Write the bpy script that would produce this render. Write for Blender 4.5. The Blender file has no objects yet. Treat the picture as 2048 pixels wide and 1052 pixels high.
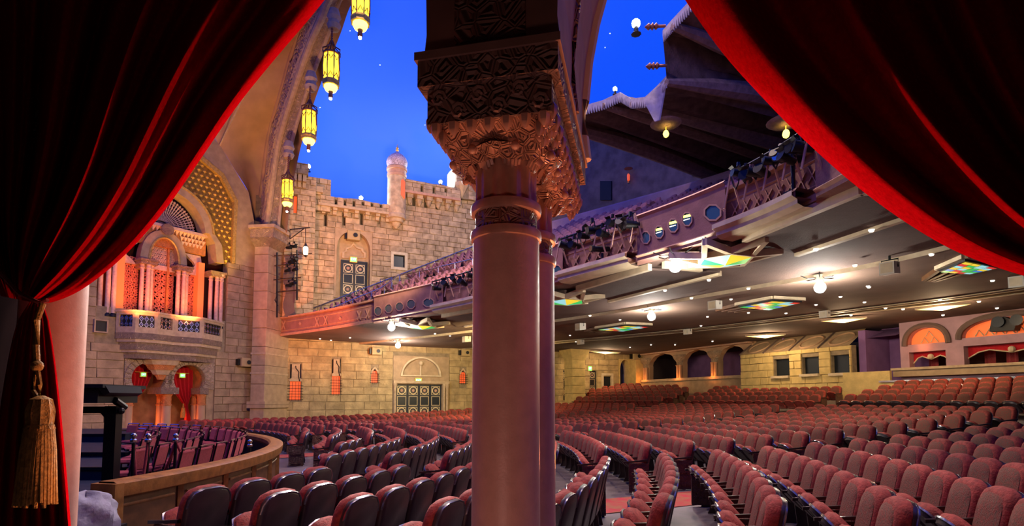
import bpy, math, random
from mathutils import Vector, Matrix
from mathutils.geometry import tessellate_polygon
random.seed(7)
PI = math.pi
sc = bpy.context.scene
COL = sc.collection

# ------------------------------------------------------------------ camera
F_PX, TILT, PY0, CAMZ = 1100.0, math.radians(3.8), 727.0, 1.95
cd = bpy.data.cameras.new('camera'); cam = bpy.data.objects.new('camera', cd); COL.objects.link(cam)
cd.sensor_width = 36.0; cd.lens = 36.0 * F_PX / 2048.0; cd.shift_y = (PY0 - 526.0) / 2048.0
cd.clip_start = 0.05; cd.clip_end = 400
cam.location = (0, 0, CAMZ); cam.rotation_euler = (PI / 2 + TILT, 0, 0)
sc.camera = cam

# ------------------------------------------------------------------ world, view
w = bpy.data.worlds.new('world'); sc.world = w; w.use_nodes = True
w.node_tree.nodes['Background'].inputs[0].default_value = (0.30, 0.22, 0.26, 1)
w.node_tree.nodes['Background'].inputs[1].default_value = 0.02
sc.view_settings.view_transform = 'Standard'; sc.view_settings.look = 'None'
sc.view_settings.gamma = 1.0; sc.view_settings.use_curve_mapping = False
sc.view_settings.exposure = 0.22
sc.cycles.max_bounces = 5; sc.cycles.diffuse_bounces = 3; sc.cycles.glossy_bounces = 2
sc.cycles.transmission_bounces = 2; sc.cycles.transparent_max_bounces = 4
sc.cycles.sample_clamp_indirect = 4.0; sc.cycles.sample_clamp_direct = 0
sc.cycles.use_denoising = True; sc.cycles.caustics_reflective = False; sc.cycles.caustics_refractive = False

def light(name, kind, loc, energy, color, target=None, size=0.2, angle=60, blend=0.5):
    d = bpy.data.lights.new(name, kind); o = bpy.data.objects.new(name, d); COL.objects.link(o)
    d.energy = energy; d.color = color; o.location = loc
    if kind == 'AREA': d.shape = 'DISK'; d.size = size
    else: d.shadow_soft_size = size
    if kind == 'SPOT': d.spot_size = math.radians(angle); d.spot_blend = blend
    if target is not None:
        o.rotation_euler = (Vector(target) - Vector(loc)).to_track_quat('-Z', 'Y').to_euler()
    return o
FOe = Vector((.546, .838, 0)).normalized(); FOn = Vector((-FOe.y, FOe.x, 0))
def FOW(u, v, y):
    # a point in front of (or behind) the organ wall, found from its place in the photograph
    x_ = (u - 1024.0) / F_PX; y_ = (PY0 - v) / F_PX
    d = Vector((x_, math.cos(TILT) - y_ * math.sin(TILT), math.sin(TILT) + y_ * math.cos(TILT))); o = Vector((-14.9, 31.3, 0)); c = Vector((0, 0, CAMZ))
    return c + d * ((o + FOn * y - c).dot(FOn) / d.dot(FOn))
def FNW(x, y, z):
    e = Vector((.975, -.22, 0)).normalized(); return Vector((-.036, 3.26, z)) + e * x + Vector((-e.y, e.x, 0)) * y
FLOOD_W, PARA_W = 300.0, 450.0
# ceiling fill added for the seats, then unseen spots washing the walls
for hx, hy in ((-6, 14), (3, 22), (6, 13)):
    light('house_fill', 'SPOT', (hx, hy, 24), 8500, (1, .72, .56), (hx + 2, hy - 2, 0), size=.8, angle=95, blend=.8)
light('wall_wash', 'SPOT', (0, 24, 4.6), 3400, (1, .70, .28), (-4.5, 37, 3.2), size=.5, angle=100, blend=.8)
light('castle_wash', 'SPOT', (-4, 20, 9), 7600, (1, .68, .36), (-6, 36, 10.5), size=.6, angle=75, blend=.6)
light('castle_side', 'SPOT', (4, 24, 16), 2600, (1, .82, .70), (-7, 36, 12), size=.6, angle=60, blend=.6)
light('organ_wash', 'SPOT', (-9, 18, 5), 2500, (1, .52, .23), (-17, 27.5, 5), size=.5, angle=75, blend=.7)
light('organ_glow', 'SPOT', FOW(388, 640, -1.4), 420, (1, .22, .05), FOW(345, 540, .6), size=.15, angle=120, blend=.6)
light('organ_glow', 'SPOT', FOW(270, 625, -1.4), 320, (1, .22, .05), FOW(320, 520, .6), size=.15, angle=120, blend=.6)
light('bay_glow', 'SPOT', FOW(452, 640, -2.2), 900, (1, .62, .05), FOW(440, 400, 0), size=.15, angle=55, blend=.5)
light('arch_glow', 'POINT', FOW(278, 850, .75), 55, (1, .22, .04), size=.1)
light('arch_glow', 'POINT', FOW(360, 850, .75), 55, (1, .22, .04), size=.1)
light('arch_wash', 'SPOT', (-10, 20, 6), 3000, (1, .46, .20), (-11, 27, 13), size=.5, angle=70, blend=.7)
light('fascia_glow', 'SPOT', (-11, 24, 3.0), 3000, (1, .22, .06), (-10.5, 30, 6.3), size=.3, angle=70, blend=.8)
# near arcade: unseen footlights below the frame, then spots added for columns and balcony
light('foot_lamp', 'SPOT', FNW(-.95, .30, .35), 170, (1, .36, .17), FNW(-2.2, -.55, 3.6), size=.06, angle=100, blend=.6)
light('foot_lamp', 'SPOT', FNW(1.05, .30, .35), 170, (1, .36, .17), FNW(2.2, -.55, 3.6), size=.06, angle=100, blend=.6)
light('capital_fill', 'SPOT', (.9, 6.6, 1.25), 420, (1, .26, .10), (-.1, 3.2, 3.6), size=.10, angle=60, blend=.5)  # invisible spot added above the seats to redden the capitals
light('stage_wash', 'SPOT', (-3.2, 15, 7), 6000, (1, .88, .82), (-1.5, 3.4, 2.6), size=.3, angle=34, blend=.5)
light('alcove_fill', 'SPOT', (-.5, .2, .7), 60, (1, .46, .38), (0, 3.2, 1.7), size=.2, angle=84, blend=1.0)  # warm fill added by the viewpoint to brighten the column front
light('balcony_wash', 'SPOT', (-6, 8, 17), 3600, (.85, .58, .95), (4, 22, 8.5), size=.6, angle=70, blend=.7)


# ------------------------------------------------------------------ helpers
def ray(u, v):
    x = (u - 1024.0) / F_PX; y = (PY0 - v) / F_PX
    return Vector((x, math.cos(TILT) - y * math.sin(TILT), math.sin(TILT) + y * math.cos(TILT)))
def atY(u, v, Y):
    d = ray(u, v); return Vector((0, 0, CAMZ)) + d * (Y / d.y)
def atZ(u, v, z):
    d = ray(u, v); return Vector((0, 0, CAMZ)) + d * ((z - CAMZ) / d.z)

class Frame:
    """upright local frame: x to the right as seen from the house, y into the wall, z up"""
    def __init__(s, o, e):
        e = Vector((e[0], e[1], 0)).normalized(); s.o = Vector((o[0], o[1], o[2] if len(o) > 2 else 0)); s.e = e
        s.n = Vector((-e.y, e.x, 0)); s.rz = math.atan2(e.y, e.x)
    def p(s, u, v, y=0.0):
        d = ray(u, v); t = (s.o + s.n * y - Vector((0, 0, CAMZ))).dot(s.n) / d.dot(s.n)
        q = Vector((0, 0, CAMZ)) + d * t - s.o
        return Vector((q.dot(s.e), q.dot(s.n), q.z))
    def w(s, x, y, z): return s.o + s.e * x + s.n * y + Vector((0, 0, z))
    def loc(s, P):
        q = Vector(P) - s.o; return Vector((q.dot(s.e), q.dot(s.n), q.z))

class MB:
    def __init__(s): s.v = []; s.f = []; s.smooth = False
    def add(s, vs, fs):
        b = len(s.v); s.v += [tuple(q) for q in vs]; s.f += [tuple(i + b for i in q) for q in fs]; return s
    def box(s, x0, x1, y0, y1, z0, z1):
        return s.add([(x0, y0, z0), (x1, y0, z0), (x1, y1, z0), (x0, y1, z0), (x0, y0, z1), (x1, y0, z1), (x1, y1, z1), (x0, y1, z1)],
                     [(3, 2, 1, 0), (4, 5, 6, 7), (0, 1, 5, 4), (1, 2, 6, 5), (2, 3, 7, 6), (3, 0, 4, 7)])
    def cbox(s, x0, x1, y0, y1, z0, z1, c=0.02):
        """block with a chamfered front face (front is y0)"""
        c = min(c, (x1 - x0) * .3, (z1 - z0) * .3)
        return s.add([(x0, y0 + c, z0), (x1, y0 + c, z0), (x1, y1, z0), (x0, y1, z0), (x0, y0 + c, z1), (x1, y0 + c, z1), (x1, y1, z1), (x0, y1, z1),
                      (x0 + c, y0, z0 + c), (x1 - c, y0, z0 + c), (x1 - c, y0, z1 - c), (x0 + c, y0, z1 - c)],
                     [(3, 2, 1, 0), (4, 5, 6, 7), (1, 2, 6, 5), (2, 3, 7, 6), (3, 0, 4, 7), (0, 1, 9, 8), (1, 5, 10, 9), (5, 4, 11, 10), (4, 0, 8, 11), (8, 9, 10, 11)])
    def tube(s, pts, r, n=8, caps=True):
        pts = [Vector(p) for p in pts]; rs = r if isinstance(r, (list, tuple)) else [r] * len(pts)
        b = len(s.v); up = Vector((0, 0, 1))
        for i, p in enumerate(pts):
            t = (pts[min(i + 1, len(pts) - 1)] - pts[max(i - 1, 0)])
            t = t.normalized() if t.length > 1e-9 else Vector((0, 0, 1))
            a = t.cross(up)
            if a.length < 1e-3: a = t.cross(Vector((1, 0, 0)))
            a.normalize(); c = a.cross(t)
            for k in range(n):
                an = 2 * PI * k / n; s.v.append(tuple(p + (a * math.cos(an) + c * math.sin(an)) * rs[i]))
        for i in range(len(pts) - 1):
            for k in range(n):
                k2 = (k + 1) % n
                s.f.append((b + i * n + k, b + i * n + k2, b + (i + 1) * n + k2, b + (i + 1) * n + k))
        if caps:
            s.f.append(tuple(b + k for k in reversed(range(n)))); s.f.append(tuple(b + (len(pts) - 1) * n + k for k in range(n)))
        return s
    def lathe(s, prof, c=(0, 0, 0), n=16, a0=0.0, a1=2 * PI, squash=1.0, flute=0.0, nfl=0):
        full = abs(a1 - a0 - 2 * PI) < 1e-6; m = n if full else n + 1; b = len(s.v)
        for (r, z) in prof:
            for k in range(m):
                an = a0 + (a1 - a0) * k / n; rr = r * (1 + (flute * math.cos(an * nfl) if nfl else 0))
                s.v.append((c[0] + rr * math.cos(an), c[1] + rr * math.sin(an) * squash, c[2] + z))
        for i in range(len(prof) - 1):
            for k in range(n):
                k2 = (k + 1) % m
                s.f.append((b + i * m + k, b + i * m + k2, b + (i + 1) * m + k2, b + (i + 1) * m + k))
        if full:
            if prof[0][0] > 1e-4: s.f.append(tuple(b + k for k in reversed(range(m))))
            if prof[-1][0] > 1e-4: s.f.append(tuple(b + (len(prof) - 1) * m + k for k in range(m)))
        return s
    def prism(s, outer, y0, y1, holes=()):
        """polygon(s) in x,z pushed from y0 (front) to y1"""
        loops = [list(outer)] + [list(h) for h in holes]
        tri = tessellate_polygon([[Vector((p[0], p[1], 0)) for p in l] for l in loops])
        flat = [p for l in loops for p in l]; nn = len(flat)
        b = len(s.v); s.v += [(p[0], y0, p[1]) for p in flat] + [(p[0], y1, p[1]) for p in flat]
        for t in tri:
            a, bb, c = t; ar = (flat[bb][0] - flat[a][0]) * (flat[c][1] - flat[a][1]) - (flat[c][0] - flat[a][0]) * (flat[bb][1] - flat[a][1])
            if ar < 0: t = (a, c, bb)
            s.f.append(tuple(b + i for i in t)); s.f.append(tuple(b + nn + i for i in reversed(t)))
        o = 0
        for l in loops:
            for i in range(len(l)):
                j = (i + 1) % len(l); s.f.append((b + o + i, b + nn + o + i, b + nn + o + j, b + o + j))
            o += len(l)
        return s
    def grid(s, rows):
        b = len(s.v); m = len(rows[0])
        for r in rows: s.v += [tuple(p) for p in r]
        for i in range(len(rows) - 1):
            for k in range(m - 1): s.f.append((b + i * m + k, b + i * m + k + 1, b + (i + 1) * m + k + 1, b + (i + 1) * m + k))
        return s
    def ball(s, c, r, n=10, sz=1.0):
        return s.lathe([(r * math.sin(PI * i / 6) + (1e-5 if i in (0, 6) else 0), -r * sz * math.cos(PI * i / 6)) for i in range(7)], c, n)
    def sweep(s, path, prof, up=Vector((0, 0, 1)), closed=False):
        """profile (side, up) swept along a path; side points to the right of travel"""
        path = [Vector(p) for p in path]; rows = []
        for i, p in enumerate(path):
            t = path[min(i + 1, len(path) - 1)] - path[max(i - 1, 0)]; t.z = 0; t.normalize()
            sd = t.cross(up).normalized()
            rows.append([p + sd * a + up * c for a, c in prof])
        return s.grid(rows)
    def mesh(s, name, xf=None):
        me = bpy.data.meshes.new(name); me.from_pydata(s.v, [], s.f); me.update()
        if s.smooth: me.polygons.foreach_set('use_smooth', [True] * len(me.polygons))
        return me

def link_mesh(name, me, m, parent=None, loc=(0, 0, 0), rz=0, scale=None):
    o = bpy.data.objects.new(name, me); COL.objects.link(o)
    if m is not None and not me.materials: me.materials.append(m)
    o.parent = parent; o.location = loc; o.rotation_euler = (0, 0, rz)
    if scale: o.scale = scale
    return o
def obj(name, mb, m, parent=None, smooth=False, loc=(0, 0, 0), rz=0, sharp=None):
    mb.smooth = smooth; me = mb.mesh(name)
    o = link_mesh(name, me, m, parent, loc, rz)
    if smooth: me.set_sharp_from_angle(angle=math.radians(sharp or 40))
    return o
def tag(o, label=None, cat=None, group=None, kind=None):
    if label: o['label'] = label
    if cat: o['category'] = cat
    if group: o['group'] = group
    if kind: o['kind'] = kind
    return o
def empty(name, loc=(0, 0, 0), rz=0.0, parent=None):
    o = bpy.data.objects.new(name, None); COL.objects.link(o); o.location = loc; o.rotation_euler = (0, 0, rz); o.empty_display_size = .2
    o.parent = parent
    return o
def thing(name, label, cat, loc=(0, 0, 0), rz=0.0, group=None):
    return tag(empty(name, loc, rz), label, cat, group)
def fthing(fr, name, label, cat, p, group=None):
    """thing standing at local point p of a frame"""
    return thing(name, label, cat, fr.w(*p), fr.rz, group)
def copy_tree(o, parent=None):
    c = o.copy(); COL.objects.link(c); c.parent = parent
    for ch in KIDS.get(o.name, []): copy_tree(ch, c)
    return c
KIDS = {}
def kids(o):
    KIDS[o.name] = [c for c in bpy.data.objects if c.parent == o]
    for c in KIDS[o.name]: kids(c)

# ------------------------------------------------------------------ materials
MATS = {}
def mat(name, col, rough=0.7, metal=0.0, var=0.0, scale=6.0, bump=0.0, bscale=20.0, emit=None, estr=0.0, objvar=0.0, spec=0.3,
        voro=0.0, vscale=8.0, sheen=0.0, col2=None, trans=0.0, backface=False):
    m = bpy.data.materials.new(name); m.use_nodes = True; nt = m.node_tree; N = nt.nodes; L = nt.links
    b = N['Principled BSDF']; b.inputs['Roughness'].default_value = rough; b.inputs['Metallic'].default_value = metal
    b.inputs['Specular IOR Level'].default_value = spec
    c4 = (*col, 1); b.inputs['Base Color'].default_value = c4
    tc = N.new('ShaderNodeNewGeometry')
    last = None
    if var or col2:
        nz = N.new('ShaderNodeTexNoise'); nz.inputs['Scale'].default_value = scale; nz.inputs['Detail'].default_value = 5
        L.new(tc.outputs['Position'], nz.inputs['Vector'])
        mx = N.new('ShaderNodeMix'); mx.data_type = 'RGBA'
        d = col2 or tuple(min(1, c * (1 - var)) for c in col); e = col if col2 else tuple(min(1, c * (1 + var)) for c in col)
        mx.inputs[6].default_value = (*d, 1); mx.inputs[7].default_value = (*e, 1)
        cr = N.new('ShaderNodeMapRange'); cr.inputs[1].default_value = .35; cr.inputs[2].default_value = .65
        L.new(nz.outputs['Fac'], cr.inputs[0]); L.new(cr.outputs[0], mx.inputs[0]); last = mx.outputs[2]
    if objvar:
        oi = N.new('ShaderNodeObjectInfo'); hs = N.new('ShaderNodeHueSaturation')
        mr = N.new('ShaderNodeMapRange'); mr.inputs[3].default_value = 1 - objvar; mr.inputs[4].default_value = 1 + objvar
        L.new(oi.outputs['Random'], mr.inputs[0]); L.new(mr.outputs[0], hs.inputs['Value'])
        if last: L.new(last, hs.inputs['Color'])
        else: hs.inputs['Color'].default_value = c4
        last = hs.outputs[0]
    if last: L.new(last, b.inputs['Base Color'])
    if bump or voro:
        bp = N.new('ShaderNodeBump'); bp.inputs['Strength'].default_value = max(bump, voro); bp.inputs['Distance'].default_value = 0.05
        if voro:
            vz = N.new('ShaderNodeTexVoronoi'); vz.inputs['Scale'].default_value = vscale; vz.feature = 'DISTANCE_TO_EDGE'
            L.new(tc.outputs['Position'], vz.inputs['Vector'])
            wv = N.new('ShaderNodeMath'); wv.operation = 'SINE'; ml = N.new('ShaderNodeMath'); ml.operation = 'MULTIPLY'; ml.inputs[1].default_value = 22
            L.new(vz.outputs['Distance'], ml.inputs[0]); L.new(ml.outputs[0], wv.inputs[0]); L.new(wv.outputs[0], bp.inputs['Height'])
        else:
            n2 = N.new('ShaderNodeTexNoise'); n2.inputs['Scale'].default_value = bscale; n2.inputs['Detail'].default_value = 6
            L.new(tc.outputs['Position'], n2.inputs['Vector']); L.new(n2.outputs['Fac'], bp.inputs['Height'])
        L.new(bp.outputs[0], b.inputs['Normal'])
    if emit: b.inputs['Emission Color'].default_value = (*emit, 1); b.inputs['Emission Strength'].default_value = estr
    if sheen: b.inputs['Sheen Weight'].default_value = sheen; b.inputs['Sheen Roughness'].default_value = .4; b.inputs['Sheen Tint'].default_value = (*[min(1, c * 2.5 + .1) for c in col], 1)
    MATS[name] = m
    return m
M = MATS
mat('stone', (.42, .31, .155), .9, var=.22, scale=2.2, bump=.5, bscale=9, objvar=.12)
mat('castle_stone', (.43, .315, .195), .9, var=.25, scale=3, bump=.7, bscale=7, objvar=.16)
mat('mortar', (.27, .21, .13), .95, var=.2, scale=4, bump=.3)
mat('organ_stone', (.35, .25, .145), .9, var=.2, scale=2.5, bump=.4, bscale=10, objvar=.10)
mat('smooth_stone', (.42, .30, .18), .85, var=.12, scale=3, bump=.15, bscale=15)
mat('trim_stone', (.50, .37, .23), .8, var=.12, scale=5, bump=.2)
mat('carved', (.46, .29, .17), .8, var=.2, scale=5, voro=1.0, vscale=2.2)
mat('carved_fine', (.56, .42, .28), .8, var=.15, scale=5, voro=.8, vscale=7)
mat('carved_tiny', (.56, .40, .27), .8, var=.15, scale=8, voro=.9, vscale=14)
mat('plaster', (.46, .29, .17), .85, var=.08, scale=1.5, bump=.12, bscale=30)
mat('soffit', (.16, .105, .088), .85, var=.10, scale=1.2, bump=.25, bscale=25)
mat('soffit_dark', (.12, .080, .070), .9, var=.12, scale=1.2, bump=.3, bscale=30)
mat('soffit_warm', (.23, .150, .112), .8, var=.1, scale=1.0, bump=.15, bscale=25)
mat('cream', (.62, .51, .34), .6, var=.1, scale=4)
mat('gold', (.62, .40, .09), .45, metal=.35, var=.2, scale=10)
mat('gold_carved', (.55, .36, .09), .5, metal=.3, var=.25, scale=8, voro=.9, vscale=16)
mat('fascia', (.30, .15, .12), .7, var=.12, scale=3, bump=.15)
mat('fascia_trim', (.50, .29, .19), .6, var=.1, scale=6)
mat('velvet', (.34, .055, .060), .85, var=.18, scale=30, bump=.12, bscale=90, sheen=.6, objvar=.10)
mat('seat_velvet', (.28, .045, .030), .8, var=.3, scale=22, bump=.25, bscale=60, sheen=.12, objvar=.10)
mat('seat_shell', (.035, .018, .020), .38, var=.2, scale=8, spec=.5)
mat('seat_metal', (.22, .20, .22), .25, metal=.8)
mat('seat_wood', (.030, .016, .014), .3, spec=.6)
mat('end_panel', (.12, .055, .030), .55, var=.2, scale=10, voro=.6, vscale=18)
mat('balcony_velvet', (.24, .10, .14), .85, var=.2, scale=20, sheen=.3)
mat('curtain', (.42, .002, .006), 1.0, var=.15, scale=40, bump=.1, bscale=120, spec=0.0)
mat('curtain_far', (.42, .010, .018), .9, var=.12, scale=20)
mat('column_paint', (.58, .32, .25), .42, var=.06, scale=12, bump=.06, bscale=60, spec=.4)
mat('capital_paint', (.50, .24, .16), .4, var=.2, scale=10, voro=.8, vscale=16, spec=.5)
mat('capital_plain', (.50, .25, .17), .4, var=.15, scale=10, spec=.5)
mat('pier_paint', (.30, .17, .13), .6, var=.15, scale=8, voro=.7, vscale=10)
mat('pier_plain', (.32, .18, .14), .6, var=.12, scale=6)
mat('black', (.012, .012, .014), .5)
mat('black_metal', (.02, .02, .022), .35, metal=.6)
mat('dark_glass', (.012, .016, .02), .3, spec=.3)
mat('teal_glass', (.05, .12, .13), .15, spec=.6)
mat('door_black', (.016, .02, .03), .4)
mat('door_gold', (.62, .50, .30), .45, metal=.2)
mat('iron', (.04, .032, .03), .5, metal=.5)
mat('wood', (.30, .125, .028), .42, var=.3, scale=7, bump=.1, bscale=30, spec=.4)
mat('wood_dark', (.13, .055, .022), .5, var=.25, scale=6)
mat('floor', (.16, .13, .14), .6, var=.15, scale=3)
mat('carpet', (.42, .03, .05), .95, var=.3, scale=5, col2=(.30, .12, .06), bump=.2, bscale=60)
mat('stage_black', (.018, .022, .03), .6, var=.2, scale=3)
mat('grey_cloth', (.42, .42, .48), .9, var=.15, scale=8, bump=.2)
mat('chrome', (.55, .52, .5), .2, metal=.95)
mat('speaker_white', (.62, .58, .50), .6)
mat('speaker_tan', (.45, .33, .16), .7)
mat('exit_green', (.05, .6, .1), .5, emit=(.10, 1.0, .16), estr=2.2)
mat('exit_white', (.8, .9, .8), .5, emit=(.7, 1.0, .75), estr=1.5)
mat('lamp_white', (1, 1, 1), .5, emit=(1, .96, .9), estr=60)
mat('downlight', (1, 1, 1), .5, emit=(1, .9, .75), estr=1.6)
mat('lamp_warm', (1, .8, .5), .5, emit=(1, .55, .12), estr=4)
mat('lantern_glass', (.9, .7, .1), .4, emit=(1, .62, .015), estr=2.4)
mat('lantern_bowl', (.9, .8, .2), .4, emit=(1, .78, .10), estr=4)
mat('lantern_metal', (.24, .09, .05), .5, metal=.4)
mat('red_glass', (.6, .1, .05), .4, emit=(1, .12, .02), estr=.6)
mat('amber_strip', (.8, .5, .2), .5, emit=(1, .62, .18), estr=2.0)
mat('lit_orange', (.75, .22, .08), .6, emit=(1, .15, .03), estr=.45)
for nm, c in (('glass_green', (.03, .55, .12)), ('glass_blue', (.03, .22, .75)), ('glass_yellow', (.95, .70, .05)), ('glass_red', (.75, .03, .03)), ('glass_cyan', (.35, .80, .85))):
    mat(nm, c, .3, emit=c, estr=.7)
mat('sky', (.05, .12, .42), .95, emit=(.003, .066, .74), estr=1.0)  # blue light of the unseen cove lamps put into the dome as emission
mat('star', (1, 1, 1), .5, emit=(.9, .95, 1), estr=12)
mat('tent', (.13, .085, .065), .95, var=.3, scale=2.5, bump=.3, bscale=12)
mat('tent_roll', (.26, .18, .14), .95, var=.2, scale=5, bump=.3, bscale=14)
mat('tent_edge', (.40, .36, .38), .9, var=.15, scale=6)
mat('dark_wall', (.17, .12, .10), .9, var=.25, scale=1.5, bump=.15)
mat('purple_plaster', (.26, .13, .32), .85, var=.1, scale=2)
mat('mauve_plaster', (.42, .26, .30), .85, var=.1, scale=2)
mat('booth_stone', (.62, .46, .18), .85, var=.12, scale=3, bump=.2)
mat('organ_screen', (.66, .20, .12), .6, var=.15, scale=6)
mat('organ_column', (.62, .42, .33), .45, var=.12, scale=8)
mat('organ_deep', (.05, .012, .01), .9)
mat('tassel_gold', (.42, .22, .05), .7, var=.3, scale=40, bump=.3, bscale=90)
mat('onion_tile', (.45, .36, .44), .6, var=.5, scale=18)
mat('arch_orange', (.62, .24, .08), .6, var=.12, scale=5, voro=.5, vscale=8)
mat('alcove_dark', (.035, .018, .02), .9, var=.1)  # near-black in place of shade, so the alcove walls bounce little light
mat('seat_panel', (.20, .040, .026), .85, scale=34, col2=(.115, .060, .036), bump=.3, bscale=60, objvar=.10)
# ------------------------------------------------------------------ the plan of the house
AX = Vector((.9075, .42, 0)).normalized()          # towards the rear of the house
FW = Frame((-14.28, 32.76), AX)                    # far side wall
FO = Frame((-14.9, 31.3), (.546, .838))            # splayed organ wall
FA = Frame((-14.4, 31.5), (.6, -.8))               # plane of the great arch
CORN = FW.o + AX * (27.48 - FW.o.dot(AX))
FB = Frame((CORN.x, CORN.y), (AX.y, -AX.x))        # rear wall
FN = Frame((-.036, 3.26), (.975, -.22))            # near arcade
CC = Vector((-19, 13, 0))                          # centre of the curved rows
def floor_z(r):
    if r < 18: return 0.0
    if r < 33: return .0038 * (r - 18) ** 2
    return .855 + .21 * (r - 33)
def fz(x, y): return floor_z(math.hypot(x - CC.x, y - CC.y))
def catmull(P, n=8):
    P = [Vector(p) for p in P]; Q = [P[0] * 2 - P[1]] + P + [P[-1] * 2 - P[-2]]; out = []
    for i in range(1, len(Q) - 2):
        for k in range(n):
            t = k / n; a, b, c, d = Q[i - 1:i + 3]
            out.append(.5 * ((2 * b) + (c - a) * t + (2 * a - 5 * b + 4 * c - d) * t * t + (3 * b - a - 3 * c + d) * t ** 3))
    out.append(P[-1]); return out

def struct(name, label, fr=None, cat='wall'):
    o = empty(name, fr.o if fr else (0, 0, 0), fr.rz if fr else 0); tag(o, label, cat, kind='structure'); return o

# ------------------------------------------------------------------ floor
mb = MB(); rows = []
for i in range(43):
    r = 6 + i * 1.0 if i < 42 else 50
    rows.append([(CC.x + r * math.cos(a), CC.y + r * math.sin(a), floor_z(r)) for a in [math.radians(-75 + k * 5) for k in range(35)]])
mb.grid(rows)
floor = tag(obj('floor', mb, M['floor'], smooth=True), 'grey floor sloping up from the pit to the rear of the house', 'floor', kind='structure')
def aisle_strip(ang, d0, d1, w=.62):
    Fp = Vector((-34.7, -1.3, 0)); d = Vector((math.cos(ang), math.sin(ang), 0)); s = Vector((-d.y, d.x, 0)); m = MB(); rr = []
    for k in range(int((d1 - d0) / .8) + 1):
        p = Fp + d * (d0 + k * .8); rr.append([(*(p + s * o_).xy, fz(*(p + s * o_).xy) + .012) for o_ in (w, w * .33, -w * .33, -w)])
    return m.grid(rr)
for i, (an, a0, a1) in enumerate(((17.4, 32, 50), (27.4, 32, 56), (37.4, 32, 60), (47.4, 33, 62))):
    obj('aisle_carpet', aisle_strip(math.radians(an), a0, a1), M['carpet'], floor)

# ------------------------------------------------------------------ stone block walls
def block_mesh(k):
    rnd = random.Random(k); m = MB().cbox(0, 1, 0, 1, 0, 1, .05)
    m.v = [(x + rnd.uniform(-.012, .012) * (y < .5), y + rnd.uniform(-.06, .06) * (y < .2), z + rnd.uniform(-.02, .02) * (y < .5)) for x, y, z in m.v]
    return m.mesh('stone_block')
BM = {}
def block_set(m):
    if m not in BM:
        BM[m] = [block_mesh(k) for k in range(6)]
        for me in BM[m]: me.materials.append(M[m])
    return BM[m]
def blocks(parent, m, x0, x1, z0, z1, bw, bh, openings=(), clip=None, gap=.025, depth=.14, jit=.03, y=0.0, lim=300, name='stone_block', count=[0]):
    ms = block_set(m); n = 0; c = 0; z = z0; extra = MB(); spots = []
    while z < z1 - .05:
        h = bh * random.uniform(.9, 1.12); zt = min(z + h, z1); xa, xb = x0, x1
        if clip: xa, xb = clip((z + zt) / 2)
        spans = [(xa, xb)]
        for (p, q, r, t) in openings:
            if min(zt, t) - max(z, r) > .35 * (zt - z):
                spans = [s_ for (a, b) in spans for s_ in ((a, min(b, p)), (max(a, q), b)) if s_[1] - s_[0] > .06]
        for (a, b) in spans:
            x = a; first = True
            while x < b - .05:
                wd = bw * random.uniform(.65, 1.35)
                if first and c % 2: wd *= .55
                first = False
                xe = min(x + wd, b)
                if b - xe < bw * .3: xe = b
                spots.append((x + gap / 2, xe - gap / 2, z + gap / 2, zt - gap / 2)); x = xe
        z = zt; c += 1
    spots.sort(key=lambda s_: -(s_[1] - s_[0]) * (s_[3] - s_[2]))
    for i, (a, b, zz, zt) in enumerate(spots):
        yy = y - random.uniform(0, jit)
        if i < lim:
            link_mesh(name, random.choice(ms), None, parent, (a, yy, zz), 0, (b - a, depth, zt - zz))
        else: extra.cbox(a, b, yy, yy + depth, zz, zt, .02)
    if extra.v: tag(obj('stone_courses', extra, M[m], parent), kind='stuff')
def poly_px(fr, pts, y=0.0): return [(q.x, q.z) for q in (fr.p(u, v, y) for u, v in pts)]
def rect_px(fr, u0, v0, u1, v1, y=0.0):
    a = fr.p(u0, v0, y); b = fr.p(u1, v1, y); return min(a.x, b.x), max(a.x, b.x), min(a.z, b.z), max(a.z, b.z)
def rpoly(r): return [(r[0], r[2]), (r[1], r[2]), (r[1], r[3]), (r[0], r[3])]
def arc(cx, cz, r, a0, a1, n=14, sx=1.0): return [(cx + sx * r * math.cos(math.radians(a0 + (a1 - a0) * k / n)), cz + r * math.sin(math.radians(a0 + (a1 - a0) * k / n))) for k in range(n + 1)]
def pointed(x0, x1, zs, zt, n=8):
    """pointed arch outline from left spring to right spring"""
    cx = (x0 + x1) / 2; L = []
    for k in range(n + 1):
        t = k / n; L.append((x0 + (cx - x0) * (1 - math.cos(t * PI / 2)) ** 1.15, zs + (zt - zs) * math.sin(t * PI / 2) ** .95))
    return L + [(2 * cx - x, z) for x, z in reversed(L[:-1])]

# ---- far side wall, orchestra level (under the balcony)
wl = struct('wall_left', 'tan stone block side wall below the balcony with barred windows and black doors', FW)
DOORR = rect_px(FW, 787, 711, 897, 850)
WINS = [rect_px(FW, 581, 728, 601, 800), rect_px(FW, 665, 718, 680, 789), rect_px(FW, 743, 737, 756, 766), rect_px(FW, 920, 740, 932, 767)]
RDOORS = [rect_px(FW, 1127, 741, 1143, 800), rect_px(FW, 1180, 741, 1194, 800)]
NICHE = rect_px(FW, 1206, 751, 1222, 775)
PARCH = rect_px(FW, 1237, 718, 1262, 790)
opens = [DOORR] + WINS + RDOORS + [NICHE, PARCH]
W_END = FW.loc(CORN).x
obj('wall_core', MB().prism([(-1.2, -1), (W_END, -1), (W_END, 5.9), (-1.2, 5.9)], .05, .5, [rpoly(r) for r in opens]), M['mortar'], wl)
blocks(wl, 'stone', -.6, W_END, -.6, 5.75, 1.15, .46, [(a - .03, b + .03, c - .03, d + .03) for a, b, c, d in opens])
# dark rooms behind the rear openings
obj('recess_back', MB().box(W_END - 8, W_END, 1.8, 1.9, -1, 5.5), M['dark_wall'], wl)

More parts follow.
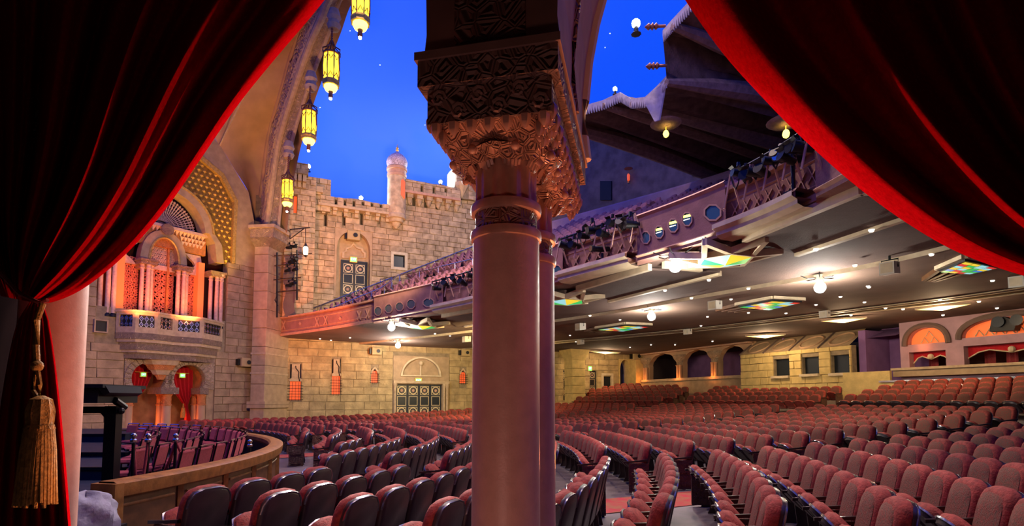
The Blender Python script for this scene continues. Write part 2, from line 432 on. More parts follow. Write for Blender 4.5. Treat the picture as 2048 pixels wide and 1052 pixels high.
# ---- far side wall, castle level
wc = struct('wall_castle', 'rough castle wall with battlements above the balcony seats', FW)
SL = [rect_px(FW, u - 2.5, 424, u + 2.5, 452 - (u - 651) * .03) for u in (651, 688, 723, 758)]
SL2 = [rect_px(FW, u - 3, 392 + (u - 828) * .1, u + 3, 415 + (u - 828) * .1) for u in (828, 852, 875)]
NIC = rect_px(FW, 671, 457, 742, 600)
PIC = rect_px(FW, 787, 509, 809, 536)
SLD = rect_px(FW, 670, 529, 673, 552)
zt1 = FW.p(710, 418).z; zt2 = FW.p(860, 386).z
x_l = FW.p(622, 420).x; x_m = FW.p(782, 420).x; x_r = FW.p(1106, 420).x
def cclip(z): return (x_l if z > 7.6 else -.4, x_r + 1.0) if z < zt1 else (x_m, x_r + 1.0)
copen = SL + SL2 + [NIC, PIC, SLD]
obj('wall_core', MB().prism([(-1.2, 5.4), (x_r + 1, 5.4), (x_r + 1, zt2), (x_m, zt2), (x_m, zt1), (x_l - 2, zt1), (-1.2, zt1)], .05, .6,
    [rpoly(r) for r in copen]), M['mortar'], wc)
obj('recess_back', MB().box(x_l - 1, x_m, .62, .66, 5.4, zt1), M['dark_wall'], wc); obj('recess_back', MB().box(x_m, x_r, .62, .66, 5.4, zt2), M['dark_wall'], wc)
blocks(wc, 'castle_stone', -.4, x_r + 1, 6.0, zt2, .78, .36, [(a - .02, b + .02, c - .02, d + .02) for a, b, c, d in copen], cclip, jit=.07, depth=.2, lim=300)
# parapets standing forward on corbels
def parapet(u0, u1, vb0, vb1, vt0, vt1, proj, slots, nm='parapet'):
    a = FW.p(u0, vb0, -proj); b = FW.p(u1, vb1, -proj); c = FW.p(u1, vt1, -proj); d = FW.p(u0, vt0, -proj)
    zb, zt = (a.z + b.z) / 2, (c.z + d.z) / 2
    root = empty(nm, parent=wc); hs = []
    for u, v0, v1 in slots:
        r = rect_px(FW, u - 2, v0, u + 2, v1, -proj); hs.append((r[0], r[1], max(zb + .1, r[2]), min(zt - .1, r[3])))
    outer = [(a.x, zb), (b.x, zb), (b.x, zt)]
    n = max(4, int((b.x - a.x) / .55))
    for k in range(n + 1):
        x = b.x + (a.x - b.x) * k / n; outer.append((x, zt + random.uniform(-.10, .06)))
    o = obj('parapet_core', MB().prism(outer, -proj + .06, .55, [rpoly(h) for h in hs]), M['mortar'], root)
    blocks(root, 'castle_stone', a.x, b.x, zb, zt - .05, .7, .33, [(h[0] - .02, h[1] + .02, h[2], h[3]) for h in hs], jit=.07, depth=.16, y=-proj)
    return a.x, b.x, zb, zt
p1 = parapet(640, 782, 413, 424, 392, 404, .45, [(672 + k * 18, 398 + k * 1.6, 409 + k * 1.6) for k in range(6)])
p2 = parapet(811, 921, 385, 398, 359, 374, .5, [(844, 371, 383), (868, 374, 386), (892, 377, 389)])
mb = MB()
for k in range(7):
    x = p1[0] + .25 + k * (p1[1] - p1[0] - .4) / 6
    m2 = MB().box(x - .13, x + .13, -.40, .1, p1[2] - .22, p1[2]).box(x - .11, x + .11, -.22, .1, p1[2] - .45, p1[2] - .2)
    obj('corbel', m2, M['trim_stone'], wc)
obj('string_course', MB().box(p1[0] - .1, p1[1], -.52, .1, p1[2] - .05, p1[2] + .10), M['trim_stone'], wc)
for k in range(6):
    x = p2[0] + .35 + k * (p2[1] - p2[0] - .5) / 5
    obj('corbel', MB().box(x - .2, x + .2, -.42, .1, p2[2] - .32, p2[2]).lathe([(.02, -.75), (.14, -.6), (.2, -.32)], (x, -.15, p2[2]), 8), M['castle_stone'], wc)
obj('string_course', MB().box(p2[0] - .1, p2[1], -.56, .1, p2[2] - .06, p2[2] + .10), M['fascia_trim'], wc)
# right return of second parapet, and the tower on it
tw = empty('corner_tower', parent=wc)
r = rect_px(FW, 903, 326, 950, 400, -.4)
obj('tower_core', MB().prism([(r[0] + .1, r[2]), (r[1] + 1.5, r[2]), (r[1] + 1.5, r[3]), (r[0] + .35, r[3]), (r[0] + .35, r[2] + (r[3] - r[2]) * .45)], -.3, 1.6), M['mortar'], tw)
blocks(tw, 'castle_stone', r[0] + .35, r[0] + 1.3, r[2] + 1.0, r[3], .5, .3, jit=.06, depth=.2, y=-.42)
blocks(tw, 'castle_stone', r[0] + 1.3, r[1] + 1.4, r[2], r[3] - .25, .5, .3, [(r[0] + 1.6, r[0] + 2.0, r[2] + .3, r[2] + 1.3)], jit=.06, depth=.2, y=-.3)
obj('bracket', MB().lathe([(.05, -1.0), (.25, -.6), (.45, -.25), (.5, 0)], (r[0] + .8, -.3, r[2] + 1.05), 8), M['trim_stone'], tw)
# left tower block behind the arch, in three steps
lt = struct('wall_tower', 'stepped castle tower beside the great arch', FW, 'tower')
def tower_face(name, u0, u1, v0, v1, y, dep, bw=.6, bh=.32, opn=()):
    q = rect_px(FW, u0, v0, u1, v1, y)
    hs = [rect_px(FW, *o_, y) for o_ in opn]
    e = empty(name, parent=lt)
    obj('tower_core', MB().prism(rpoly(q), y + .05, y + dep, [rpoly(h) for h in hs]), M['mortar'], e)
    if hs: obj('slit_back', MB().prism(rpoly((hs[0][0] - .1, hs[0][1] + .1, hs[0][2] - .1, hs[0][3] + .1)), y + .4, y + .45), M['red_glass'], e)
    blocks(e, 'castle_stone', q[0], q[1], q[2], q[3], bw, bh, hs, jit=.06, depth=.16, y=y, lim=120)
    return q
tower_face('tower_stage', 572, 626, 346, 640, -1.0, 2.2, opn=[(588, 388, 594, 426)])
q = tower_face('tower_stage', 574, 617, 321, 350, -1.5, 2.4)
for k in range(4):
    x = q[0] + .2 + k * (q[1] - q[0] - .4) / 3
    obj('corbel', MB().box(x - .1, x + .1, -1.45, -.9, q[2] - .4, q[2]).box(x - .09, x + .09, -1.2, -.9, q[2] - .7, q[2] - .35), M['trim_stone'], lt)
q = tower_face('tower_stage', 617, 661, 352, 424, -.35, 1.6, opn=[(622, 398, 627, 410)])
obj('string_course', MB().box(FW.p(618, 380, -.35).x, FW.p(645, 380, -.35).x, -.75, 0, FW.p(630, 387, -.35).z, FW.p(630, 376, -.35).z).box(FW.p(622, 380, -.35).x, FW.p(641, 380, -.35).x, -.6, 0, FW.p(630, 390, -.35).z, FW.p(630, 386, -.35).z), M['trim_stone'], lt)

# onion turret
c = FW.p(792, 400, -.1); px = lambda v: FW.p(792, v, -.1).z
R0 = abs(FW.p(810, 400, -.1).x - FW.p(774, 400, -.1).x) / 2
tu = fthing(FW, 'onion_turret', 'round stone turret with a patterned onion dome on the castle wall', 'turret', (c.x, -.25, px(432)))
zz = lambda v: px(v) - px(432)
obj('shaft', MB().lathe([(R0, 0), (R0, zz(355))], n=24), M['castle_stone'], tu, True)
obj('arcade_band', MB().lathe([(R0 * 1.05, zz(357)), (R0 * 1.08, zz(352)), (R0 * 1.02, zz(351)), (R0 * 1.02, zz(345)), (R0 * 1.12, zz(344)), (R0 * 1.12, zz(339)), (R0, zz(337))], n=24), M['fascia_trim'], tu, True)
obj('dome', MB().lathe([(R0 * .98, zz(338)), (R0 * 1.14, zz(331)), (R0 * 1.16, zz(326)), (R0 * 1.02, zz(319)), (R0 * .7, zz(313)), (R0 * .35, zz(309)), (R0 * .15, zz(306)), (R0 * .06, zz(303))], n=24), M['onion_tile'], tu, True)
obj('finial', MB().lathe([(.06, zz(305)), (.12, zz(302)), (.05, zz(300)), (.10, zz(298)), (.03, zz(296)), (.01, zz(290))], n=10), M['gold'], tu, True)
obj('corbel', MB().lathe([(.05, zz(459)), (R0 * .45, zz(453)), (R0 * .5, zz(448)), (R0 * .75, zz(447)), (R0 * .8, zz(441)), (R0 * 1.02, zz(440)), (R0 * 1.06, zz(434)), (R0 * 1.0, zz(432))], n=24), M['trim_stone'], tu, True)
obj('slit_window', MB().prism([(.15, zz(396)), (.42, zz(402)), (.42, zz(370)), (.28, zz(364)), (.15, zz(368))], -R0 * 1.0, -R0 * .8), M['red_glass'], tu)

# ---- pointed niche with balcony doors
nz = empty('door_niche', parent=wc)
sp = FW.p(707, 505).z
ar = pointed(NIC[0] + .1, NIC[1] - .1, sp, NIC[3] - .05)
obj('niche_surround', MB().prism([(NIC[0] - .02, NIC[2]), (NIC[0] - .02, NIC[3] + .1), (NIC[1] + .02, NIC[3] + .1), (NIC[1] + .02, NIC[2])], .0, .12,
    [[(NIC[0] + .1, NIC[2] + .05)] + ar + [(NIC[1] - .1, NIC[2] + .05)]]), M['smooth_stone'], nz)
obj('niche_reveal', MB().grid([[(x, .1, z) for x, z in [(NIC[0] + .1, NIC[2])] + ar + [(NIC[1] - .1, NIC[2])]], [(x, .6, z) for x, z in [(NIC[0] + .1, NIC[2])] + ar + [(NIC[1] - .1, NIC[2])]]]), M['trim_stone'], nz)
obj('niche_back', MB().box(NIC[0], NIC[1], .55, .6, NIC[2], NIC[3]), M['smooth_stone'], nz)
og = poly_px(FW, [(684, 516), (684, 505), (690, 502), (691, 496), (700, 493), (707, 485), (715, 494), (726, 497), (727, 503), (732, 506), (732, 516)], .5)
og2 = [(x * .8 + FW.p(708, 505, .5).x * .2, z * .8 + FW.p(708, 510, .5).z * .2) for x, z in og]
obj('ogee_arch', MB().prism(og, .45, .56, [og2]), M['trim_stone'], nz)
def door_leaf(parent, x0, x1, z0, z1, y, rows_=('o', 's', 'o')):
    d = empty('door_leaf', parent=parent)
    obj('leaf_panel', MB().box(x0 + .01, x1 - .01, y, y + .06, z0, z1), M['door_black'], d)
    wd = x1 - x0; cx = (x0 + x1) / 2; z = z1 - .12
    for k in rows_:
        s = wd * .38; h = s if k == 'o' else s * 1.05
        if z - 2 * h < z0: break
        cz = z - h
        sq = [(cx - s, cz - h), (cx + s, cz - h), (cx + s, cz + h), (cx - s, cz + h)]
        sq2 = [(cx + (x - cx) * .9, cz + (zz_ - cz) * .9) for x, zz_ in sq]
        obj('panel_frame', MB().prism(sq, y - .02, y + .01, [sq2]), M['door_gold'], d)
        if k == 'o':
            obj('ring', MB().prism(arc(cx, cz, s * .88, 0, 345, 23), y - .04, y + .01, [arc(cx, cz, s * .70, 0, 345, 23)]), M['door_gold'], d)
            obj('rosette', MB().prism([(cx + s * (.5 if i % 2 else .22) * math.cos(i * PI / 8), cz + s * (.5 if i % 2 else .22) * math.sin(i * PI / 8)) for i in range(16)], y - .02, y + .01), M['fascia_trim'], d)
        else:
            obj('carved_panel', MB().prism([(cx - s * .75, cz - h * .75), (cx + s * .75, cz - h * .75), (cx + s * .75, cz + h * .75), (cx - s * .75, cz + h * .75)], y - .02, y + .01), M['dark_glass'], d)
        z -= 2 * h + wd * .12
    return d
def door_set(name, label, fr, r, n, y, rows_=('o', 's', 'o'), grp=None):
    t = fthing(fr, name, label, 'door', ((r[0] + r[1]) / 2, y, r[2])); t['kind'] = 'structure'
    w_ = (r[1] - r[0]); h = r[3] - r[2]
    obj('door_frame', MB().prism([(-w_ / 2 - .08, 0), (w_ / 2 + .08, 0), (w_ / 2 + .08, h + .1), (-w_ / 2 - .08, h + .1)], -.05, .06, [[(-w_ / 2, .02), (w_ / 2, .02), (w_ / 2, h), (-w_ / 2, h)]]), M['door_black'], t)
    for k in range(n): door_leaf(t, -w_ / 2 + k * w_ / n, -w_ / 2 + (k + 1) * w_ / n, 0, h, 0, rows_)
    return t
rD = rect_px(FW, 684, 523, 731, 600, .5)
door_set('door_1', 'black and gold double door in the pointed niche above the balcony seats', FW, rD, 2, .46)
# ---- lower four-leaf doors with tympanum
dz = empty('door_surround', parent=wl)
cx0 = FW.p(842, 752).x; zs = FW.p(842, 753).z; rr = FW.p(882, 753).x - cx0; top = FW.p(842, 714).z
lun = [(cx0 + rr * math.cos(math.radians(a)), zs + (top - zs) * math.sin(math.radians(a))) for a in range(0, 181, 12)]
rL = rect_px(FW, 793, 768, 883, 850)
obj('surround_panel', MB().prism(rpoly(DOORR), -.02, .2, [lun, rpoly((rL[0], rL[1], DOORR[2] + .02, rL[3]))]), M['smooth_stone'], dz)
obj('tympanum', MB().prism(lun, .15, .2), M['smooth_stone'], dz)
lun2 = [(cx0 + (x - cx0) * .9, zs + .08 + (z - zs) * .86) for x, z in lun]
obj('tympanum_moulding', MB().prism(lun, -.12, .05, [lun2]), M['cream'], dz)
obj('tympanum_spine', MB().tube([(cx0, .08, zs), (cx0, .08, zs + (top - zs) * .62)], .06, 6).ball((cx0, .05, zs + (top - zs) * .68), .16), M['cream'], dz)
for sgn, u in ((-1, 789), (1, 887), (1, 893)):
    x = FW.p(u, 800).x
    obj('door_column', MB().lathe([(.12, rL[2]), (.09, rL[2] + .2), (.09, rL[3] - .3), (.15, rL[3] - .05), (.16, rL[3] + .05)], (x, -.12, 0), 10), M['trim_stone'], dz, True)
obj('lintel', MB().box(DOORR[0], DOORR[1], -.16, .05, rL[3] + .05, rL[3] + .22), M['trim_stone'], dz)
door_set('door_2', 'row of four black doors with gold rings under a half-round stone tympanum', FW, rL, 4, .16)
for i, r in enumerate(RDOORS):
    door_set('door_%d' % (3 + i), ('narrow black door with gold ring left of the rear stone pillar', 'narrow black door with gold ring right of the rear stone pillar')[i], FW, r, 1, .2)
# barred slit windows
def barred(i, r, label, tall):
    t = fthing(FW, 'window_%d' % (i + 1), label, 'window', ((r[0] + r[1]) / 2, 0, r[2])); t['kind'] = 'structure'
    w_ = (r[1] - r[0]) / 2; h = r[3] - r[2]; gh = h * (.52 if tall else .85)
    obj('glass', MB().box(-w_, w_, .18, .2, 0, gh), M['red_glass'], t)
    if tall:
        og = [(-w_ * 1.15, gh), (w_ * 1.15, gh), (w_ * 1.15, gh + .12), (w_ * .75, gh + .2), (w_ * .75, h), (-w_ * .75, h), (-w_ * .75, gh + .2), (-w_ * 1.15, gh + .12)]
        obj('hood_stone', MB().prism(og, -.12, .12), M['trim_stone'], t)
        obj('ogee_groove', MB().tube([(-.02, -.13, h * .95), (.0, -.13, h * .88), (w_ * .55, -.13, h * .78), (w_ * .5, -.13, h * .66), (w_ * .75, -.13, gh)], .03, 5), M['iron'], t)
    else:
        obj('hood_stone', MB().prism([(-w_ * 1.1, gh * .7), (-w_ * .6, gh * .95), (0, h), (w_ * .6, gh * .95), (w_ * 1.1, gh * .7), (w_ * 1.1, gh), (0, h + .15), (-w_ * 1.1, gh)], -.05, .1), M['trim_stone'], t)
    for k in range(3): obj('bar', MB().tube([((-.6 + .6 * k) * w_, -.10, -.08), ((-.6 + .6 * k) * w_, -.10, gh * .96)], .011, 5), M['iron'], t)
    nb = 6 if tall else 5
    for k in range(nb): obj('bar', MB().tube([(-w_ * 1.45, -.10, gh * (.02 + k * .9 / nb)), (w_ * 1.45, -.10, gh * (.02 + k * .9 / nb))], .014, 5), M['iron'], t)
for i, lb in enumerate(('tall red-lit barred window with carved hood nearest the pilaster', 'tall red-lit barred window with carved hood, second from the pilaster',
                        'small red-lit barred window left of the four black doors', 'small red-lit barred window right of the four black doors')):
    barred(i, WINS[i], lb, i < 2)
# small framed openings
def framed(fr, name, label, r, y=0.0):
    t = fthing(fr, name, label, 'window', ((r[0] + r[1]) / 2, y, r[2])); t['kind'] = 'structure'
    w_, h = (r[1] - r[0]) / 2, r[3] - r[2]
    obj('frame', MB().prism([(-w_ - .18, -.18), (w_ + .18, -.18), (w_ + .18, h + .18), (-w_ - .18, h + .18)], -.1, .08, [[(-w_, 0), (w_, 0), (w_, h), (-w_, h)]]), M['cream'], t)
    obj('pane', MB().box(-w_, w_, .12, .14, 0, h), M['dark_glass'], t)
    return t
framed(FW, 'window_5', 'small square window in a cream stone frame above the balcony stairs', PIC)
framed(FW, 'window_6', 'square window in a cream frame between rear door and pointed opening', NICHE)
# pointed rear opening + pillar
po = pointed(PARCH[0] + .1, PARCH[1] - .1, FW.p(1250, 745).z, PARCH[3] - .05)
obj('arch_surround', MB().prism(rpoly(PARCH), -.05, .8, [[(PARCH[0] + .1, PARCH[2] + .03)] + po + [(PARCH[1] - .1, PARCH[2] + .03)]]), M['booth_stone'], wl)
a = FW.p(1145, 800, -2.2); b = FW.p(1171, 800, -2.2)
pil = fthing(FW, 'stone_pillar', 'square stone pillar standing under the balcony near the rear doors', 'pillar', ((a.x + b.x) / 2, -1.6, .6)); pil['kind'] = 'structure'
w_ = (b.x - a.x) / 2
for k in range(7): obj('stone_block', MB().cbox(-w_ - .0, w_, -.6, .5, k * .6 + .01, k * .6 + .59, .02), M['booth_stone'], pil)
obj('capital', MB().add([(-w_, -.6, 4.2), (w_, -.6, 4.2), (w_, .5, 4.2), (-w_, .5, 4.2), (-w_ - .3, -.9, 5.0), (w_ + .3, -.9, 5.0), (w_ + .3, .8, 5.0), (-w_ - .3, .8, 5.0)],
    [(3, 2, 1, 0), (4, 5, 6, 7), (0, 1, 5, 4), (1, 2, 6, 5), (2, 3, 7, 6), (3, 0, 4, 7)]), M['booth_stone'], pil)

# ------------------------------------------------------------------ sky dome
mb = MB(); rows = []
for i in range(17):
    th = i / 16 * PI * .5
    rows.append([(-2 + 36 * math.cos(th) * math.cos(k * PI / 24), 22 + 25 * math.cos(th) * math.sin(k * PI / 24), 9 + 18 * math.sin(th)) for k in range(49)])
mb.grid(rows)
dome = tag(obj('ceiling', mb, M['sky'], smooth=True), 'deep blue night-sky dome, its own glow in place of cove lights', 'ceiling', kind='structure')
for i, (u, v) in enumerate(((1152, 68), (1220, 67), (1210, 95), (1168, 132), (700, 62), (640, 215), (760, 130), (850, 250))):
    d = ray(u, v)
    lo, hi = 5, 80
    for _ in range(40):
        md = (lo + hi) / 2; p = Vector((0, 0, CAMZ)) + d * md
        if ((p.x + 2) / 35.5) ** 2 + ((p.y - 22) / 24.6) ** 2 + ((p.z - 9) / 17.6) ** 2 < 1: lo = md
        else: hi = md
    obj('star_light', MB().ball(p, .022, 6), M['star'], dome)
# ------------------------------------------------------------------ splayed organ wall
wo = struct('wall_organ', 'splayed stone wall holding the organ screen and the twin curtained arches', FO)
CXO = FO.p(337, 560).x
mir = lambda pts: [(2 * CXO - x, z) for x, z in pts]
half = poly_px(FO, [(468, 527), (474, 402), (446, 348), (398, 308), (352, 286)])
bay = half + mir(half)[::-1]                                  # outline of the organ bay
half_in = poly_px(FO, [(462, 527), (467, 404), (440, 354), (394, 315), (352, 294)])
bay_in = half_in + mir(half_in)[::-1]
DA = rect_px(FO, 251, 693, 424, 870)
topl = poly_px(FO, [(508, 440), (497, 385), (440, 292), (380, 215)])
TH = topl[-1][1] + 8
wall_out = [(-12, -.8), (.6, -.8), (.6, topl[0][1]), (topl[0][0], topl[0][1]), topl[1], topl[2], topl[3], (topl[3][0] - 4.5, TH), (-12, TH)]
jh = poly_px(FO, [(452, 642), (452, 531)]); jx = jh[0][0]
jamb = [(jx, jh[0][1]), (jx, bay[0][1])]
hole = jamb + bay + [(2 * CXO - jx, bay[0][1]), (2 * CXO - jx, jh[0][1])]
obj('wall_core', MB().prism(wall_out, .06, .5, [hole, rpoly(DA)]), M['mortar'], wo)
bx0 = min(p[0] for p in bay); bx1 = max(p[0] for p in bay); bz0 = bay[0][1]
# ashlar: below the bay, and either side of it
obj('smooth_upper_wall', MB().prism([(bx1 + .02, bz0)] + [(.3, bz0)] + [(topl[0][0] - .02, topl[0][1])] + topl[1:] + half[::-1][:-1], -.02, .06), M['smooth_stone'], wo)
blocks(wo, 'organ_stone', -9.5, .45, -.3, bz0, 1.0, .42, [(DA[0] - .03, DA[1] + .03, DA[2], DA[3] + .03), (2 * CXO - jx, jx, DA[3], bz0 + .1)], lim=260)
# gold frame, lattice spandrel and archivolt
org = tag(empty('organ_screen', FO.w(CXO, 0, bz0), FO.rz), 'orange-lit organ screen with fan window, lattice and clustered columns', 'organ screen')
OZ = bz0
def oc(pts): return [(x - CXO, z - OZ) for x, z in pts]
def P(u, v, y=0.0):
    q = FO.p(u, v, y); return (q.x - CXO, q.z - OZ)
obj('gold_frame', MB().prism(oc(bay) + oc(bay_in)[::-1], -.10, .15), M['gold'], org)
fanc = P(337, 452); RF = P(404, 452)[0] - fanc[0]
big = [P(449, 527), P(445, 490), P(432, 470), P(420, 462)]
archo = [(fanc[0] + RF * 1.42 * math.cos(math.radians(a)), fanc[1] + RF * 1.42 * math.sin(math.radians(a))) for a in range(4, 177, 8)]
holo = big[:3] + archo + [(-x, z) for x, z in big[:3]][::-1]
obj('lattice_spandrel', MB().prism(oc(bay_in) + holo[::-1], .12, .2), M['gold_carved'], org)
# raised diaper studs on the spandrel
mbd = MB(); s = .30
for i in range(-16, 17):
    for k in range(0, 26):
        x, z = (i + .5 * (k % 2)) * s, k * s * .9 + .1
        rr_ = math.hypot(x - fanc[0], z - fanc[1])
        if rr_ < RF * 1.5 or z < fanc[1] and abs(x) < P(449, 500)[0] + .1: continue
        bi = oc(bay_in); inside = False; j = len(bi) - 1
        for t in range(len(bi)):
            if (bi[t][1] > z) != (bi[j][1] > z) and x < (bi[j][0] - bi[t][0]) * (z - bi[t][1]) / (bi[j][1] - bi[t][1]) + bi[t][0]: inside = not inside
            j = t
        if not inside: continue
        mbd.add([(x - .11, .12, z), (x, .12, z - .11), (x + .11, .12, z), (x, .12, z + .11), (x, .03, z)], [(0, 1, 4), (1, 2, 4), (2, 3, 4), (3, 0, 4)])
tag(obj('diaper_studs', mbd, M['gold'], org), kind='stuff')
archi = [(fanc[0] + (x - fanc[0]) * .80, fanc[1] + (z - fanc[1]) * .80) for x, z in archo]
ring_o = holo; ring_i = [(x * .86, z) for x, z in big[:3]] + archi + [(-x * .86, z) for x, z in big[:3]][::-1]
obj('archivolt', MB().prism(ring_o + ring_i[::-1], .05, .9), M['smooth_stone'], org)
archg = [(fanc[0] + (x - fanc[0]) * .965, fanc[1] + (z - fanc[1]) * .965) for x, z in archo]
obj('gold_arch_moulding', MB().prism(archo + archg[::-1], -.02, .1), M['gold'], org)
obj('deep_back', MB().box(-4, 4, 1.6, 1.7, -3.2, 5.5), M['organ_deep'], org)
# fan window
fan = empty('fan_window', parent=org)
obj('fan_hub', MB().lathe([(.01, -.22), (.28, -.2), (.32, -.1), (.32, .05)], n=16), M['carved_tiny'], fan)
fan.location = (fanc[0], .75, fanc[1]); fan.rotation_euler = (PI / 2, 0, 0)
NR = 34; rad = [.22, .34, .46, .58, .70, .82, .94, 1.02]
mb = MB()
for k in range(NR + 1):
    a = PI * k / NR
    m2 = MB(); w0 = .012
    c_, s_ = math.cos(a), math.sin(a)
    pts = [(.25 * RF, w0 * .7), (1.02 * RF, w0 * 2.6)]
    vs = []
    for r_, hw in pts:
        for sg in (-1, 1):
            for y_ in (-.06, .02): vs.append((r_ * c_ - sg * hw * s_, r_ * s_ + sg * hw * c_, y_))
    m2.add(vs, [(0, 2, 6, 4), (1, 5, 7, 3), (0, 4, 5, 1), (2, 3, 7, 6)])
    obj('fan_rib', m2, M['organ_column'], fan)
for j, r_ in enumerate(rad):
    a_ = [(RF * r_ * math.cos(PI * k / 40), RF * r_ * math.sin(PI * k / 40)) for k in range(41)]
    b_ = [(RF * (r_ - .025 - .012 * j / 7) * math.cos(PI * k / 40), RF * (r_ - .025 - .012 * j / 7) * math.sin(PI * k / 40)) for k in range(41)]
    m2 = MB(); vs = [(x, y, -.07) for x, y in a_] + [(x, y, -.07) for x, y in b_]
    m2.add(vs, [(k, k + 1, 41 + k + 1, 41 + k) for k in range(40)])
    obj('fan_ring', m2, M['organ_column'], fan)
# cornice of stalactites under the fan
zc0 = P(380, 470)[1]
cor = empty('stalactite_cornice', parent=org)
for row in range(4):
    n = 22
    for k in range(n):
        x = -RF * 1.25 + (k + .5 * (row % 2)) * RF * 2.5 / n
        if abs(x) < RF * .42 + .1 * row and row > 0: continue
        obj('stalactite', MB().add([(x - .09, .45 + .1 * row, zc0 - row * .22 + .2), (x + .09, .45 + .1 * row, zc0 - row * .22 + .2), (x + .09, .75, zc0 - row * .22 + .2), (x - .09, .75, zc0 - row * .22 + .2), (x, .6 + .06 * row, zc0 - row * .22 - .05)],
            [(0, 1, 2, 3), (1, 0, 4), (2, 1, 4), (3, 2, 4), (0, 3, 4)]), M['organ_column'], cor)
obj('cornice_bed', MB().box(-RF * 1.3, RF * 1.3, .7, .95, zc0 - .75, zc0 + .28), M['arch_orange'], cor)
obj('cornice_crown', MB().box(-RF * 1.3, RF * 1.3, .38, .8, zc0 + .2, zc0 + .34), M['organ_column'], cor)
# boss over the middle arch
obj('round_boss', MB().lathe([(.01, -.1), (.2, -.08), (.22, 0), (.3, .02), (.3, .1)], n=16), M['carved_tiny'], org).location = (0, .35, P(337, 456)[1])
org_boss = [c for c in bpy.data.objects if c.name == 'round_boss'][0]; org_boss.rotation_euler = (PI / 2, 0, 0)
# middle pointed arch and its lattice
zsp = P(337, 530)[1]; ztp = P(337, 468)[1]; zbt = P(337, 632)[1]
wm = P(366, 560)[0]
pa = pointed(-wm - .02, wm + .02, zsp, ztp - .1)
po_ = pointed(-wm - .42, wm + .42, zsp, ztp + .28)
obj('middle_arch', MB().prism([(-wm - .42, zsp - .3)] + po_ + [(wm + .42, zsp - .3), (wm + .02, zsp - .3)] + pa[::-1] + [(-wm - .02, zsp - .3)], .5, 1.0), M['smooth_stone'], org)
obj('middle_arch_edge', MB().tube([(x, .48, z) for x, z in pa], .06, 6), M['gold'], org)
for sg in (-1, 1):
    obj('side_arch', MB().prism([(sg * (wm + .42), zsp - .1), (sg * (wm + 1.05), zsp - .1), (sg * (wm + 1.35), zsp + .45), (sg * (wm + 1.25), zsp + 1.0), (sg * (wm + .42), zsp + 1.0)] + [(sg * (wm + .42 + .55 * math.sin(t / 6 * PI)), zsp + .9 - .9 * t / 6) for t in range(1, 6)], .8, 1.0), M['organ_column'], org)
gr = empty('grille', parent=org)
def lattice(x0, x1, z0, z1, p, wdt, y):
    m = MB()
    def bar(xa, za, xb, zb):
        d = Vector((xb - xa, zb - za)); L = d.length
        if L < .02: return
        nx, nzv = -d.y / L * wdt, d.x / L * wdt
        m.add([(xa - nx, y, za - nzv), (xa + nx, y, za + nzv), (xb + nx, y, zb + nzv), (xb - nx, y, zb - nzv), (xa - nx, y + .08, za - nzv), (xa + nx, y + .08, za + nzv), (xb + nx, y + .08, zb + nzv), (xb - nx, y + .08, zb - nzv)],
              [(0, 3, 2, 1), (0, 1, 5, 4), (2, 3, 7, 6), (1, 2, 6, 5), (3, 0, 4, 7)])
    W_, H_ = x1 - x0, z1 - z0
    k = -H_
    while k < W_:
        a0 = max(0, -k); b0 = min(H_, W_ - k)
        if b0 > a0: bar(x0 + k + a0, z0 + a0, x0 + k + b0, z0 + b0); bar(x0 + k + a0, z1 - a0, x0 + k + b0, z1 - b0)
        k += p
    k = p / 2
    while k < W_: bar(x0 + k, z0, x0 + k, z1); k += p
    k = p / 2
    while k < H_: bar(x0, z0 + k, x1, z0 + k); k += p
    nx = int(W_ / p); nz_ = int(H_ / p)
    for i in range(nx):
        for j in range(nz_):
            cx_, cz_ = x0 + (i + .5 + .5 * (j % 2)) * p, z0 + (j + .5) * p
            if cx_ < x1 - .05: m.prism(arc(cx_, cz_, p * .33, 0, 315, 7), y - .02, y + .06, [arc(cx_, cz_, p * .2, 0, 315, 7)])
    return m
tag(obj('lower_lattice', lattice(-wm, wm, zbt - .2, zsp - .15, .30, .028, .95), M['organ_screen'], gr), kind='stuff')
tag(obj('upper_lattice', lattice(-wm, wm, zsp + .1, ztp - .1, .20, .022, .95), M['organ_column'], gr), kind='stuff')
for sg in (-1, 1):
    a_, b_ = sorted((sg * (wm + .28), sg * (wm + 1.15)))
    tag(obj('side_lattice', lattice(a_, b_, zbt - .2, zsp + .3, .26, .028, .98), M['organ_screen'], gr), kind='stuff')
obj('mid_rail', MB().box(-wm, wm, .85, 1.0, zsp - .15, zsp + .1), M['organ_column'], gr)
obj('mullion', MB().box(wm * .42, wm * .56, .82, 1.0, zbt - .2, ztp - .4), M['arch_orange'], gr)
for sg in (-1, 1): obj('splayed_jamb', MB().box(sg * (wm + 1.2) - .16, sg * (wm + 1.2) + .16, .55, 1.05, zbt - .3, zsp + .6), M['lit_orange'], org)
